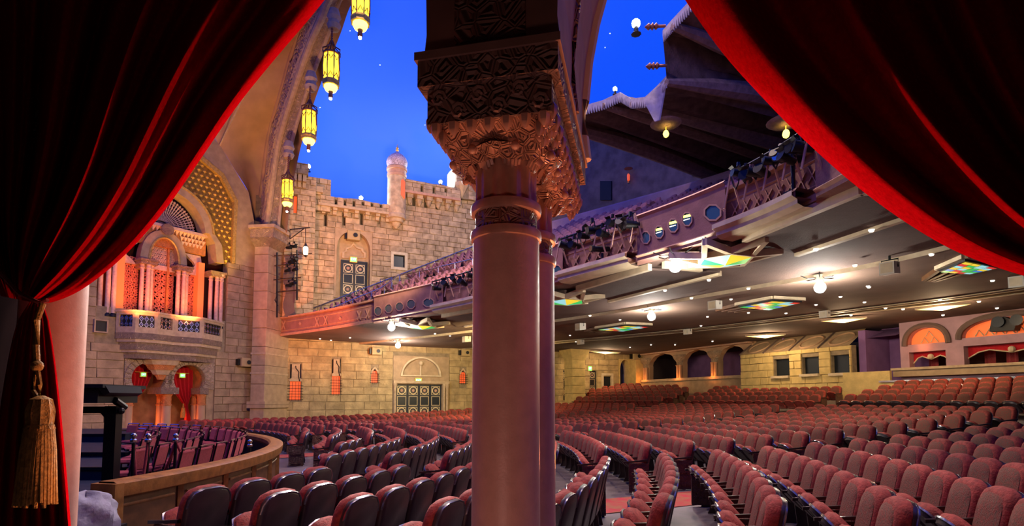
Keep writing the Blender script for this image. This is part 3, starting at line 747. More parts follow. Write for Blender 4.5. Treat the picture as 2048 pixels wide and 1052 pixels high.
# clustered columns
def org_col(x, y, r, m='organ_column'):
    z0, z1 = zbt - .25, zsp - .15
    c = empty('column', parent=org)
    obj('base', MB().lathe([(r * 1.5, z0 - .1), (r * 1.5, z0), (r * 1.1, z0 + .08)], (x, y, 0), 10), M['black'], c, True)
    obj('shaft', MB().lathe([(r, z0 + .05), (r * 1.03, (z0 + z1) / 2), (r * .92, z1 - .15)], (x, y, 0), 12), M[m], c, True)
    obj('necking', MB().lathe([(r * .95, z1 - .18), (r * 1.25, z1 - .14), (r, z1 - .08), (r * 1.2, z1 + .05), (r * 1.6, z1 + .2)], (x, y, 0), 10), M[m], c, True)
for sg in (-1, 1):
    x = sg * (wm + .15)
    for dx, y in ((-.20, .38), (.02, .25), (.22, .40)): org_col(x + dx, y, .095)
    obj('capital_block', MB().box(x - .42, x + .42, .05, .75, zsp + .04, zsp + .14).box(x - .38, x + .38, .10, .7, zsp - .12, zsp + .04), M['carved_tiny'], org)
    x = sg * (P(436, 600)[0])
    for dx, y in ((-.25, .32), (.0, .15), (.22, .1)): org_col(x + dx, y, .10)
    obj('capital_block', MB().box(x - .45, x + .42, -.06, .75, zsp + .04, zsp + .16).box(x - .4, x + .36, -.02, .7, zsp - .12, zsp + .04), M['carved_tiny'], org)
# ---- box balcony in front of the screen
bxt = tag(empty('organ_balcony', FO.w(CXO, 0, OZ), FO.rz), 'carved stone balcony with silver panels projecting under the organ screen', 'balcony')
zt = P(337, 633, -.5)[1]; zb = P(337, 667, -.5)[1]
vx = [P(232, 640)[0], P(270, 640, -.7)[0], P(316, 640, -.9)[0], P(350, 640, -.6)[0], P(406, 640, -.9)[0], P(446, 640)[0]]
vy = [.0, -.75, -.9, -.62, -.9, .0]
def facet_quad(i, o=0.0): return Vector((vx[i], vy[i] - o, 0)), Vector((vx[i + 1], vy[i + 1] - o, 0))
for i in range(5):
    A_, B_ = facet_quad(i); d = B_ - A_; L = d.length; n_ = Vector((d.y, -d.x, 0)).normalized()
    fc = empty('parapet_facet', (A_.x, A_.y, zb), math.atan2(d.y, d.x), bxt)
    h = zt - zb
    obj('frame', MB().prism([(0, 0), (L, 0), (L, h), (0, h)], 0, .15, [[(.14, .16), (L - .14, .16), (L - .14, h - .12), (.14, h - .12)]]), M['trim_stone'], fc)
    m2 = MB().box(.1, L - .1, .10, .14, .1, h - .08)
    obj('panel_back', m2, M['black'], fc)
    m3 = MB(); nn_ = max(3, int((L - .28) / .22)); st = (L - .28) / nn_
    for k in range(nn_):
        cx_ = .14 + (k + .5) * st
        for cz_ in (h * .32, h * .66):
            m3.prism([(cx_ - st * .45, cz_), (cx_, cz_ - h * .17), (cx_ + st * .45, cz_), (cx_, cz_ + h * .17)], .04, .1, [[(cx_ - st * .28, cz_), (cx_, cz_ - h * .1), (cx_ + st * .28, cz_), (cx_, cz_ + h * .1)]])
            m3.ball((cx_, .06, cz_), .05, 6)
    obj('silver_tracery', m3, M['chrome'], fc)
    obj('cap_rail', MB().box(-.04, L + .04, -.06, .2, h, h + .1), M['trim_stone'], fc)
tiers = [(0, 0.0, .12, 'trim_stone'), (.12, .0, .42, 'carved_tiny'), (.42, .05, .56, 'trim_stone'), (.56, .14, .92, 'carved_tiny'), (.92, .2, 1.04, 'trim_stone'), (1.04, .3, 1.32, 'carved_tiny')]
for k, (d0, ins, d1, mm) in enumerate(tiers):
    f = 1 - ins * .55
    m2 = MB(); topr = [(x * f, min(.1, y * (1 - ins)), zb - d0) for x, y in zip(vx, vy)]; botr = [(x * f, min(.1, y * (1 - ins)), zb - d1) for x, y in zip(vx, vy)]
    m2.grid([topr, botr]); m2.add(botr + [(vx[0] * f, .2, zb - d1), (vx[-1] * f, .2, zb - d1)], [(6, 0, 1, 2, 3, 4, 5, 7)])
    m2.add(topr + [(vx[0] * f, .2, zb - d0), (vx[-1] * f, .2, zb - d0)], [(7, 5, 4, 3, 2, 1, 0, 6)])
    obj('corbel_tier', m2, M[mm], bxt)
for k in range(4):
    f0, f1 = .30 - .07 * k, .26 - .07 * k; z0 = zb - 1.32 - k * .24
    obj('pendant_tier', MB().lathe([(f1 * 3, z0 - .24), (f0 * 3.0, z0 - .04), (f0 * 3.2, z0)], (P(325, 690)[0], .05, 0), 8, squash=.7), M['arch_orange' if k % 2 else 'trim_stone'], bxt)
obj('balcony_floor', MB().add([(x, y + .05, zt - .6) for x, y in zip(vx, vy)] + [(vx[-1], .8, zt - .6), (vx[0], .8, zt - .6)], [tuple(range(8))]), M['dark_wall'], bxt)

# ---- twin horseshoe arches with curtains
def horseshoe(cx, cz, r, zb_): return [(cx + r * .80, zb_)] + arc(cx, cz, r, -37, 217, 20) + [(cx - r * .80, zb_)]
zc = FO.p(300, 757).z
cL = (FO.p(262, 755).x + FO.p(331, 755).x) / 2; rA = (FO.p(331, 755).x - FO.p(262, 755).x) / 2
cR = (FO.p(346, 757).x + FO.p(409, 757).x) / 2; rB = (FO.p(409, 757).x - FO.p(346, 757).x) / 2
rA = rB = (rA + rB) / 2 * .98
zsp2 = zc - rA * .62
dr = empty('twin_arch_front', parent=wo)
zbt2 = DA[2] + .05
zs_ = zsp2 - .02
cf = [(DA[0], zs_), (cL - rA * .80, zs_)] + arc(cL, zc, rA, 217, -37, 20) + [(cL + rA * .80, zs_), (cR - rA * .80, zs_)] + arc(cR, zc, rA, 217, -37, 20) + [(cR + rA * .80, zs_), (DA[1], zs_), (DA[1], DA[3]), (DA[0], DA[3])]
obj('carved_front', MB().prism(cf, -.02, .25), M['carved_fine'], dr)
obj('jamb', MB().box(DA[0], DA[0] + .12, 0, 1.3, DA[2], zs_).box(DA[1] - .35, DA[1], 0.05, 1.3, DA[2], zs_), M['organ_stone'], dr)
for cx_ in (cL, cR):
    nv = 17
    for k in range(nv):
        a0, a1 = -30 + 240 * k / nv + 1.0, -30 + 240 * (k + 1) / nv - 1.0
        obj('voussoir', MB().prism(arc(cx_, zc, rA * 1.40, a0, a1, 2) + arc(cx_, zc, rA * 1.02, a1, a0, 2), -.09, .1), M['carved_fine'], dr)
    hs = horseshoe(cx_, zc, rA, zsp2 - .1)
    obj('arch_reveal', MB().grid([[(x, .2, z) for x, z in hs[1:-1]], [(x, 1.25, z) for x, z in hs[1:-1]]]), M['arch_orange'], dr, True)
    for sg in (-1, 1):
        x = cx_ + sg * rA * .98
        obj('impost', MB().box(x - .22, x + .22, -.12, 1.3, zsp2 - .28, zsp2 + .05), M['carved_tiny'], dr)
mid = (cL + cR) / 2
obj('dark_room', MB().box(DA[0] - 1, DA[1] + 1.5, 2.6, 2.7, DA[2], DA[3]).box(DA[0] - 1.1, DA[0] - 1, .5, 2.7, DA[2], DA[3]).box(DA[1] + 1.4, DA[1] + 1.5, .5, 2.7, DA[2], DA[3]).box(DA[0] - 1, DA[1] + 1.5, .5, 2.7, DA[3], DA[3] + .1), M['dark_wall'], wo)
def far_col(x, y, z0, z1, r, parent):
    c = empty('twin_column', parent=parent)
    obj('base', MB().lathe([(r * 1.5, z0), (r * 1.5, z0 + .12), (r * 1.15, z0 + .2), (r * 1.05, z0 + .28)], (x, y, 0), 12), M['smooth_stone'], c, True)
    obj('shaft', MB().lathe([(r, z0 + .2), (r, z1 - .55)], (x, y, 0), 14), M['plaster'], c, True)
    obj('necking', MB().lathe([(r * 1.15, z1 - .58), (r * 1.15, z1 - .52), (r * .98, z1 - .5), (r, z1 - .12), (r * 1.3, z1)], (x, y, 0), 14), M['arch_orange'], c, True)
for x in (cL - rA * 1.02, mid, cR + rA * 1.0):
    for y in (.18, .95): far_col(x + (.0 if y < .5 else .08), y, DA[2], zsp2 - .28, .2, dr)

def drape(name, label, fr, y, L, R, m, folds=5, amp=.08, rows_=14, parent=None, group=None):
    """cloth between two px polylines, pleated between them"""
    def at(poly, t):
        n = len(poly) - 1; k = min(int(t * n), n - 1); f = t * n - k
        return poly[k][0] + (poly[k + 1][0] - poly[k][0]) * f, poly[k][1] + (poly[k + 1][1] - poly[k][1]) * f
    mb = MB(); rr = []
    for i in range(rows_ + 1):
        t = i / rows_; a, b = at(L, t), at(R, t); row = []
        for k in range(folds * 6 + 1):
            s = k / (folds * 6); q = fr.p(a[0] + (b[0] - a[0]) * s, a[1] + (b[1] - a[1]) * s, y)
            row.append((q.x, q.y + amp * math.sin(s * folds * 2 * PI), q.z))
        rr.append(row)
    o = fthing(fr, name, label, 'curtain', (0, 0, 0), group)
    obj('cloth', mb.grid(rr), M[m], o, True)
    return o
d1 = drape('red_curtain', 'red curtain swept aside to the left in the left far archway', FO, .85, [(262, 733), (262, 760), (262, 785), (250, 800)], [(306, 722), (304, 750), (290, 780), (256, 812)], 'curtain_far')
d2 = drape('red_curtain', 'red curtain tied with gold tassel in the right far archway', FO, .85, [(342, 735), (343, 765), (352, 790), (364, 806), (371, 812), (370, 835), (368, 862)], [(386, 724), (386, 760), (384, 785), (378, 800), (374, 812), (380, 835), (383, 862)], 'curtain_far')
q = FO.p(366, 826, .7); zq = FO.p(366, 840, .7).z
obj('tassel', MB().lathe([(.03, .5), (.04, .3), (.09, .26), (.08, .2), (.12, .0), (.11, -.25)], (q.x, q.y, q.z), 10), M['tassel_gold'], d2, True)
def exit_sign(fr, u, v, y, label, wpx=12, hpx=7):
    a = fr.p(u - wpx / 2, v + hpx / 2, y); b = fr.p(u + wpx / 2, v - hpx / 2, y)
    t = fthing(fr, 'exit_sign', label, 'exit sign', ((a.x + b.x) / 2, y, a.z), 'green exit signs')
    w_, h = (b.x - a.x) / 2, b.z - a.z
    obj('housing', MB().prism([(-w_ - .05, -.05), (w_ + .05, -.05), (w_ + .05, h + .05), (-w_ - .05, h + .05)], .0, .1), M['gold'], t)
    obj('face', MB().box(-w_, w_, -.02, .0, 0, h), M['exit_green'], t)
    cu = bpy.data.curves.new('lettering', 'FONT'); cu.body = 'EXIT'; cu.size = h * .85; cu.align_x = 'CENTER'; cu.align_y = 'CENTER'; cu.extrude = .004
    tmp = bpy.data.objects.new('lettering_curve', cu); COL.objects.link(tmp); dg = bpy.context.evaluated_depsgraph_get()
    me = bpy.data.meshes.new_from_object(tmp.evaluated_get(dg)); bpy.data.objects.remove(tmp); me.materials.clear()
    o = bpy.data.objects.new('lettering', me); COL.objects.link(o); o.parent = t; o.location = (0, -.03, h * .5); o.rotation_euler = (PI / 2, 0, 0); o.data.materials.append(M['exit_white'])
    o.scale = (min(1.0, w_ * 1.8 / (h * .85 * 2.0)), 1, 1)
    return t
for u, v, lb in ((287, 749, 'green exit sign hanging in the left far archway'), (365, 751, 'green exit sign hanging in the right far archway')):
    t = exit_sign(FO, u, v, .62, lb, 9, 6)
    obj('bracket', MB().tube([(-.35, .05, .2), (.35, .05, .2)], .02, 5), M['gold'], t)
exit_sign(FW, 837, 761, -.1, 'green exit sign over the four black doors', 11, 7)
exit_sign(FW, 707, 519, .35, 'green exit sign over the balcony double door', 12, 7)
exit_sign(FW, 1141, 737, -.05, 'green exit sign left of the rear stone pillar', 6, 8)
exit_sign(FW, 1180, 737, -.05, 'green exit sign right of the rear stone pillar', 6, 8)

# ---- speakers on the walls
def wall_speaker(fr, u, v, y, w_, h, label, m='speaker_tan'):
    q = fr.p(u, v, y)
    t = fthing(fr, 'wall_speaker', label, 'speaker', (q.x, y, q.z))
    obj('cabinet', MB().cbox(-w_ / 2, w_ / 2, -.35, .05, -h / 2, h / 2, .03), M[m], t)
    obj('driver', MB().lathe([(.01, .0), (h * .18, .03), (h * .24, .06)], n=14), M['black'], t).rotation_euler = (PI / 2, 0, 0)
    t.children[-1].location = (w_ * .12, -.36, 0)
    obj('bracket', MB().box(-w_ / 2 - .12, -w_ / 2, -.2, .05, -h * .35, h * .35), M['black_metal'], t)
    return t
wall_speaker(FO, 487, 725, -.1, .62, .5, 'tan wall speaker on the organ wall beside the pilaster')
wall_speaker(FW, 752, 703, -.1, .62, .48, 'tan wall speaker left of the half-round tympanum')
wall_speaker(FW, 929, 706, -.1, .62, .48, 'tan wall speaker right of the half-round tympanum')
wall_speaker(FW, 706, 473, .25, .8, .6, 'tan speaker high inside the pointed balcony niche')
wall_speaker(FW, 1270, 713, -.5, .75, .6, 'tan speaker on the pier beside the rear arcade')
q = rect_px(FO, 186, 638, 213, 667)
sg_ = fthing(FO, 'vent_grille', 'dark square grille in a stone frame left of the organ balcony', 'grille', ((q[0] + q[1]) / 2, -.05, q[2]))
w_, h = (q[1] - q[0]) / 2, q[3] - q[2]
obj('frame', MB().prism([(-w_, 0), (w_, 0), (w_, h), (-w_, h)], -.12, .05, [[(-w_ * .78, h * .1), (w_ * .78, h * .1), (w_ * .78, h * .9), (-w_ * .78, h * .9)]]), M['smooth_stone'], sg_)
obj('mesh_panel', MB().box(-w_ * .8, w_ * .8, -.04, -.02, h * .08, h * .92), M['black'], sg_)

# ------------------------------------------------------------------ pilaster and great arch
a0 = FO.p(503, 700, -.55); FPi = Frame((FO.w(a0.x, -.55, 0).x, FO.w(a0.x, -.55, 0).y), (.93, -.10))
pw = FPi.p(531, 700).x; zcap = FPi.p(520, 490).z
pl = struct('trim_1', 'stone pilaster with carved capital carrying the great arch', FPi, 'pilaster')
z = -.3; k = 0
while z < zcap - .1:
    hh = min(1.05, zcap - z); obj('pilaster_block', MB().cbox(0, pw, 0, 2.6, z, z + hh - .02, .02), M['smooth_stone'], pl); z += hh; k += 1
for v in (806, 813): obj('base_moulding', MB().box(-.12, pw + .12, -.12, 2.6, FPi.p(520, v).z - .09, FPi.p(520, v).z + .09), M['smooth_stone'], pl)
for v in (746, 707): obj('band', MB().box(-.03, pw + .04, -.04, 2.6, FPi.p(520, v).z - .05, FPi.p(520, v).z + .05), M['trim_stone'], pl)
zc1 = FPi.p(520, 455).z
obj('capital_bell', MB().add([(0, 0, zcap - .1), (pw, 0, zcap - .1), (pw, 2.6, zcap - .1), (0, 2.6, zcap - .1), (-.15, -.3, zcap + .35), (pw + .45, -.3, zcap + .35), (pw + .45, 2.6, zcap + .35), (-.15, 2.6, zcap + .35)],
    [(0, 1, 5, 4), (1, 2, 6, 5), (2, 3, 7, 6), (3, 0, 4, 7), (4, 5, 6, 7)]), M['carved_tiny'], pl)
obj('capital_frieze', MB().box(-.12, pw + .42, -.28, 2.6, zcap + .35, zc1 - .1), M['carved_fine'], pl)
obj('capital_abacus', MB().box(-.2, pw + .52, -.38, 2.6, zc1 - .12, zc1 + .06), M['trim_stone'], pl)

ga = struct('trim_2', 'great carved arch band rising from the pilaster to the sky', FA, 'arch')
outer_px = [(513, 462), (519, 420), (527, 360), (540, 267), (568, 170), (592, 88), (622, 30), (652, -8), (700, -80), (770, -190), (850, -330)]
midd_px = [(534, 462), (540, 420), (548, 360), (562, 274), (592, 176), (622, 91), (645, 38), (664, -8), (715, -80), (785, -190), (865, -330)]
inner_px = [(556, 462), (560, 420), (568, 360), (588, 268), (612, 188), (636, 122), (660, 58), (684, -8), (735, -80), (805, -190), (885, -330)]
def fine(px, n=5): return [(p.x, p.y) for p in catmull([(u, v, 0) for u, v in px], n)]
def onA(px, y): return [FA.p(u, v, y) for u, v in fine(px)]
o_, m_, i_ = onA(outer_px, 0), onA(midd_px, 0), onA(inner_px, .5)
obj('carved_band', MB().grid([[tuple(p) for p in o_], [tuple(p) for p in m_]]), M['carved'], ga)
obj('soffit_band', MB().grid([[tuple(p) for p in m_], [tuple(p) for p in i_]]), M['carved_fine'], ga)
obj('roll_moulding', MB().tube([p + Vector((0, -.05, 0)) for p in m_], .16, 8), M['trim_stone'], ga, True)
obj('outer_moulding', MB().tube([p + Vector((0, -.03, 0)) for p in o_], .14, 8), M['plaster'], ga, True)
obj('inner_moulding', MB().tube(i_, .10, 8), M['trim_stone'], ga, True)
obj('arch_back', MB().grid([[tuple(p) for p in o_], [tuple(p + Vector((0, .5, 0))) for p in i_]]), M['plaster'], ga)
# raised scrolls down the carved band
for k in range(2, len(o_) - 1):
    for j in range(2):
        f = (k + .5 * j); a = o_[k].lerp(o_[min(k + 1, len(o_) - 1)], .5 * j); b = m_[k].lerp(m_[min(k + 1, len(m_) - 1)], .5 * j)
        c = a.lerp(b, .5); R_ = (b - a).length * .33
        m2 = MB(); m2.tube([(c.x + R_ * (1 - t / 16) * math.cos(t * .75 + k), c.y - .06, c.z + R_ * (1 - t / 16) * math.sin(t * .75 + k)) for t in range(14)], .075, 5)
        obj('scroll', m2, M['trim_stone'], ga)
vlt = [FO.w(*FO.p(u, v)) for u, v in fine([(508, 462), (504, 425), (497, 385), (470, 340), (440, 292), (410, 252), (380, 215), (340, 160), (290, 90), (230, 0), (150, -120)])]
o_w = [FA.w(*p) for p in o_]
mb = MB(); rows = []
for t in range(9):
    f = t / 8; rows.append([tuple(a.lerp(b, f) + Vector((-.5, .3, .25)) * math.sin(f * PI)) for a, b in zip(vlt, o_w)])
vau = tag(obj('wall_vault', mb.grid(rows), M['plaster'], smooth=True), 'smooth tan plaster vault between organ wall and great arch', 'vault', kind='structure')
obj('panel_line', MB().tube([vlt[20] + Vector((.02, -.06, 0)), (vlt[22] + o_w[30]) / 2 + Vector((-.4, .15, .25))], .04, 5), M['trim_stone'], vau)
# lanterns hanging from bosses on the arch
def lantern(u, vtop, vbot, upx, yA, label, boss):
    c = FA.p(u, vbot, yA); top = FA.p(u, vtop, yA); H = top.z - c.z
    t = fthing(FA, 'hanging_lantern', label, 'lantern', (c.x, yA, c.z), 'yellow lanterns under the great arch')
    s = H
    obj('bulb', MB().ball((0, 0, .03 * s), .022 * s, 8), M['lamp_white'], t, True)
    obj('finial', MB().lathe([(.02 * s, .04 * s), (.035 * s, .06 * s), (.03 * s, .12 * s), (.04 * s, .14 * s)], n=8), M['lantern_metal'], t, True)
    obj('bowl', MB().lathe([(.02 * s, .13 * s), (.075 * s, .15 * s), (.1 * s, .2 * s), (.1 * s, .22 * s)], n=12), M['lantern_bowl'], t, True)
    obj('gallery', MB().lathe([(.09 * s, .215 * s), (.125 * s, .22 * s), (.12 * s, .24 * s), (.135 * s, .27 * s), (.125 * s, .3 * s), (.1 * s, .3 * s)], n=8), M['gold'], t)
    for k in range(8):
        a0, a1 = k * PI / 4, (k + 1) * PI / 4
        p = [(.115 * s * math.cos(a), .115 * s * math.sin(a)) for a in (a0, a1)]
        q_ = [(.125 * s * math.cos(a), .125 * s * math.sin(a)) for a in (a0, a1)]
        m2 = MB().add([(p[0][0], p[0][1], .3 * s), (p[1][0], p[1][1], .3 * s), (q_[1][0], q_[1][1], .5 * s), (p[1][0], p[1][1], .7 * s), (p[0][0], p[0][1], .7 * s), (q_[0][0], q_[0][1], .5 * s)], [(0, 1, 2, 5), (5, 2, 3, 4)])
        obj('pane', m2, M['lantern_glass'], t)
        obj('rib', MB().tube([(1.01 * p[0][0], 1.01 * p[0][1], .29 * s), (1.01 * q_[0][0], 1.01 * q_[0][1], .5 * s), (1.01 * p[0][0], 1.01 * p[0][1], .71 * s)], .010 * s, 4), M['lantern_metal'], t)
        am = (a0 + a1) / 2
        for zz_ in (.335, .655):
            obj('filigree', MB().tube([(.112 * s * math.cos(am - .28), .112 * s * math.sin(am - .28), zz_ * s), (.121 * s * math.cos(am), .121 * s * math.sin(am), (zz_ + (.06 if zz_ < .5 else -.06)) * s), (.112 * s * math.cos(am + .28), .112 * s * math.sin(am + .28), zz_ * s)], .007 * s, 4), M['lantern_metal'], t)
    obj('upper_ring', MB().lathe([(.1 * s, .7 * s), (.13 * s, .705 * s), (.13 * s, .725 * s), (.11 * s, .74 * s), (.02 * s, .76 * s)], n=8), M['lantern_metal'], t)
    cr = MB()
    for k in range(8):
        a = k * PI / 4
        cr.tube([(.13 * s * math.cos(a), .13 * s * math.sin(a), .72 * s), (.135 * s * math.cos(a), .135 * s * math.sin(a), .78 * s), (.05 * s * math.cos(a), .05 * s * math.sin(a), .84 * s), (.015 * s * math.cos(a), .015 * s * math.sin(a), .93 * s)], .010 * s, 4)
    obj('crown', cr, M['lantern_metal'], t)
    bt = FA.p(*boss, yA)
    chain = MB(); n = 7; z0, z1 = .92 * s, bt.z - c.z
    for k in range(n):
        zz_ = z0 + (z1 - z0) * (k + .5) / n; chain.ball((0, 0, zz_), max(.05, (z1 - z0) / n * .5), 6, 1.0)
    chain.tube([(0, 0, z0), (0, 0, z1)], .02, 4)
    obj('chain', chain, M['lantern_metal'], t)
    return t
lantern(574, 338, 426, 20, .0, 'lowest yellow lantern, hanging nearest the pilaster capital', (575, 315))
lantern(617, 196, 305, 22, .0, 'second lowest yellow lantern on the great arch', (617, 178))
lantern(661, 78, 201, 26, .0, 'third yellow lantern up the great arch', (662, 55))
lantern(720, -60, 80, 31, .0, 'topmost yellow lantern, cut by the upper edge of the photo', (721, -90))
for u, v in ((577, 302), (622, 165), (668, 42)):
    p = FA.p(u, v, .1)
    obj('boss', MB().lathe([(.02, -.45), (.22, -.4), (.3, -.2), (.22, 0), (.3, .15), (.2, .5)], (p.x, .1, p.z), 10), M['trim_stone'], ga, True)

for k, (pts, lb) in enumerate((([(640, 92), (661, 70), (638, 150)], 'long brown pennant hanging behind the third lantern'), ([(683, -10), (694, -14), (684, 14)], 'brown pennant tip beside the topmost lantern'))):
    pn = [FA.p(u, v, .9) for u, v in pts]; t = fthing(FA, 'pennant', lb, 'pennant', tuple(pn[0]))
    q3 = [p - pn[0] for p in pn]
    obj('cloth', MB().add(q3 + [p + Vector((0, .05, 0)) for p in q3], [(0, 2, 1), (3, 4, 5), (0, 1, 4, 3), (1, 2, 5, 4), (2, 0, 3, 5)]), M['lantern_metal'], t)
    obj('rod', MB().tube([q3[0], q3[1]], .03, 5), M['gold'], t)
# ------------------------------------------------------------------ balcony
FC = catmull([(-14.28, 32.76, 0), (-10.4, 29.8, 0), (-6.7, 26.5, 0), (-1.66, 21.7, 0), (1.94, 16.9, 0), (4.97, 12.5, 0), (6.0, 9.0, 0), (6.0, 4.5, 0)], 10)
ZF0, ZF1 = 5.72, 6.75
def fas(u, v, off=0.0):
    """point and tangent where a pixel's ray meets the balcony front (off = distance in front of it)"""
    d = ray(u, v); az = d.x / d.y; prev = None
    for i in range(len(FC) - 1):
        t = (FC[i + 1] - FC[i]).normalized(); n = Vector((-t.y, t.x, 0)); n = n if n.dot(AX) < 0 else -n
        a, b = FC[i] + n * off, FC[i + 1] + n * off
        fa, fb = a.x - az * a.y, b.x - az * b.y
        if fa <= 0 <= fb or fb <= 0 <= fa:
            f = fa / (fa - fb) if fa != fb else 0; p = a.lerp(b, f)
            return Vector((p.x, p.y, CAMZ + d.z * (p.y / d.y))), t
    return None
def front_path(u0, u1, off, n=12):
    return [fas(u0 + (u1 - u0) * k / n, 600, off)[0] for k in range(n + 1)]
def at_z(path, z): return [Vector((p.x, p.y, z)) for p in path]
bal = struct('balcony', 'deep curved balcony with decorated front and coffered underside', None, 'balcony')
def nrm(i):
    t = (FC[min(i + 1, len(FC) - 1)] - FC[max(i - 1, 0)]).normalized(); n = Vector((-t.y, t.x, 0)); return n if n.dot(AX) < 0 else -n
def strip(zoff):
    """sweep a (out, z) profile along the whole front"""
    return [[FC[i] + nrm(i) * o + Vector((0, 0, z)) for o, z in zoff] for i in range(len(FC))]
obj('fascia_panel', MB().grid(strip([(.0, ZF0), (.0, ZF1)])), M['fascia'], bal)
obj('fascia_cap', MB().grid(strip([(.0, ZF1 - .04), (.14, ZF1 - .02), (.16, ZF1 + .06), (-.2, ZF1 + .08), (-.2, ZF1 - .5)])), M['fascia_trim'], bal)
obj('fascia_base', MB().grid(strip([(.0, ZF0 + .16), (.10, ZF0 + .12), (.10, ZF0 - .02), (-.05, ZF0 - .02)])), M['fascia_trim'], bal)
for z in (ZF0 + .3, ZF1 - .22): obj('fascia_bead', MB().grid(strip([(.0, z - .03), (.03, z), (.0, z + .03)])), M['fascia_trim'], bal)
# X and diamond ornaments on the left panel
def fas_quad(mb, pts, o0, o1):
    a = [fas(u, v, o1)[0] for u, v in pts]; b = [fas(u, v, o0)[0] for u, v in pts]; n = len(pts)
    mb.add(a + b, [tuple(range(n))] + [(i, n + i, n + (i + 1) % n, (i + 1) % n) for i in range(n)])
    return mb
def fas_bar(u0, v0, u1, v1, wpx=1.2, mname='fascia_trim', nm='fret_bar', o1=.05):
    d = Vector((u1 - u0, v1 - v0)); n = Vector((-d.y, d.x)).normalized() * wpx
    obj(nm, fas_quad(MB(), [(u0 - n.x, v0 - n.y), (u0 + n.x, v0 + n.y), (u1 + n.x, v1 + n.y), (u1 - n.x, v1 - n.y)], 0, o1), M[mname], bal)
for u, v in ((556, 652), (567, 650), (634, 644), (651, 641), (718, 631), (735, 628)):
    h = 9; fas_bar(u - 3.5, v - h, u + 3.5, v + h); fas_bar(u + 3.5, v - h, u - 3.5, v + h)
for u, v in ((600, 647), (680, 637)):
    obj('diamond', fas_quad(MB(), [(u - 3, v), (u, v + 4), (u + 3, v), (u, v - 4)], 0, .05), M['fascia_trim'], bal)
for u0, u1, dv in ((930, 960, 0), (1120, 1275, 0), (1460, 1640, 0)):
    for k in range(int((u1 - u0) / 22)):
        u = u0 + 10 + k * 22; p = fas(u, 500, 0)[0]
        s = 9 * 20 / p.y; vv = 800 - (6.2 - CAMZ) * F_PX / p.y
        fas_bar(u - s * .5, vv - s, u + s * .5, vv + s, .9); fas_bar(u + s * .5, vv - s, u - s * .5, vv + s, .9)
# projecting bays with octagonal windows
def bay_box(u0, u1, octs, label=None):
    root = empty('window_bay', parent=bal); PJ = .30
    path = front_path(u0, u1, PJ, 6); back = front_path(u0, u1, -.1, 6)
    mb = MB(); zt_, zb_ = ZF1 + .10, ZF0 - .06
    mb.grid([[Vector((p.x, p.y, zb_)) for p in path], [Vector((p.x, p.y, zt_)) for p in path]][::-1])
    for A_, B_, f in ((path, back, 0),):
        mb.grid([[Vector((p.x, p.y, zt_)) for p in A_], [Vector((p.x, p.y, zt_)) for p in B_]][::-1]); mb.grid([[Vector((p.x, p.y, zb_)) for p in A_], [Vector((p.x, p.y, zb_)) for p in B_]])
    for e in (0, -1):
        a, b = path[e], back[e]; q = [Vector((a.x, a.y, zb_)), Vector((b.x, b.y, zb_)), Vector((b.x, b.y, zt_)), Vector((a.x, a.y, zt_))]
        mb.add(q, [(0, 1, 2, 3)])
    obj('bay_panel', mb, M['fascia'], root)
    for z, h in ((zt_, .06), (zb_ + .12, .05)):
        obj('bay_moulding', MB().sweep([Vector((p.x, p.y, z)) for p in path], [(.0, -h), (.07, 0), (.0, h)]), M['fascia_trim'], root)
    for u, v, rx, rz_, lit in octs:
        win = empty('octagon_window', parent=root)
        o8 = [(u + rx * math.cos(a) * 1.05, v + rz_ * math.sin(a) * 1.05) for a in [PI / 8 + k * PI / 4 for k in range(8)]]
        def ring3(pts, off): return [fas(a, b, off)[0] for a, b in pts]
        fr_o = ring3([(u + (a - u) * 1.22, v + (b - v) * 1.22) for a, b in o8], PJ + .04); fr_i = ring3(o8, PJ + .04)
        fr_o2 = ring3([(u + (a - u) * 1.22, v + (b - v) * 1.22) for a, b in o8], PJ); fr_i2 = ring3(o8, PJ)
        m2 = MB().add(fr_o + fr_i + fr_o2 + fr_i2, [f for k in range(8) for f in ((k, (k + 1) % 8, 8 + (k + 1) % 8, 8 + k), (k, 16 + k, 16 + (k + 1) % 8, (k + 1) % 8), (8 + k, 8 + (k + 1) % 8, 24 + (k + 1) % 8, 24 + k))])
        obj('frame', m2, M['fascia_trim'], win)
        obj('pane', MB().add(ring3(o8, PJ + .012), [tuple(range(8))]), M['teal_glass'], win)
        if lit:
            q4 = [(u - rx * .8, v - rz_ * .15), (u + rx * .8, v - rz_ * .45), (u + rx * .8, v - rz_ * .85), (u - rx * .8, v - rz_ * .55)]
            obj('lamp_strip', MB().add(ring3(q4, PJ + .02), [(0, 1, 2, 3)]), M['lantern_bowl'], win)
            q4 = [(u - rx * .8, v + rz_ * .15), (u + rx * .6, v - rz_ * .12), (u + rx * .6, v - rz_ * .0), (u - rx * .8, v + rz_ * .32)]
            obj('lamp_glare', MB().add(ring3(q4, PJ + .02), [(0, 1, 2, 3)]), M['downlight'], win)
    return root
bay_box(748, 886, [(756, 622, 6.5, 8, 0), (777, 617, 6.5, 8, 0), (799, 613, 7, 8, 0), (822, 608, 7.5, 8.5, 0), (857, 605, 10, 8, 0)])
bay_box(1104, 1126, [(1113, 542, 9, 11, 0)])
bay_box(1276, 1456, [(1291, 475, 8, 11, 0), (1318, 464, 8, 11, 1), (1346, 451, 9, 12, 1), (1374, 438, 9, 12, 1), (1425, 425, 15, 14, 0)])
bay_box(1640, 1735, [(1672, 300, 16, 20, 0)])
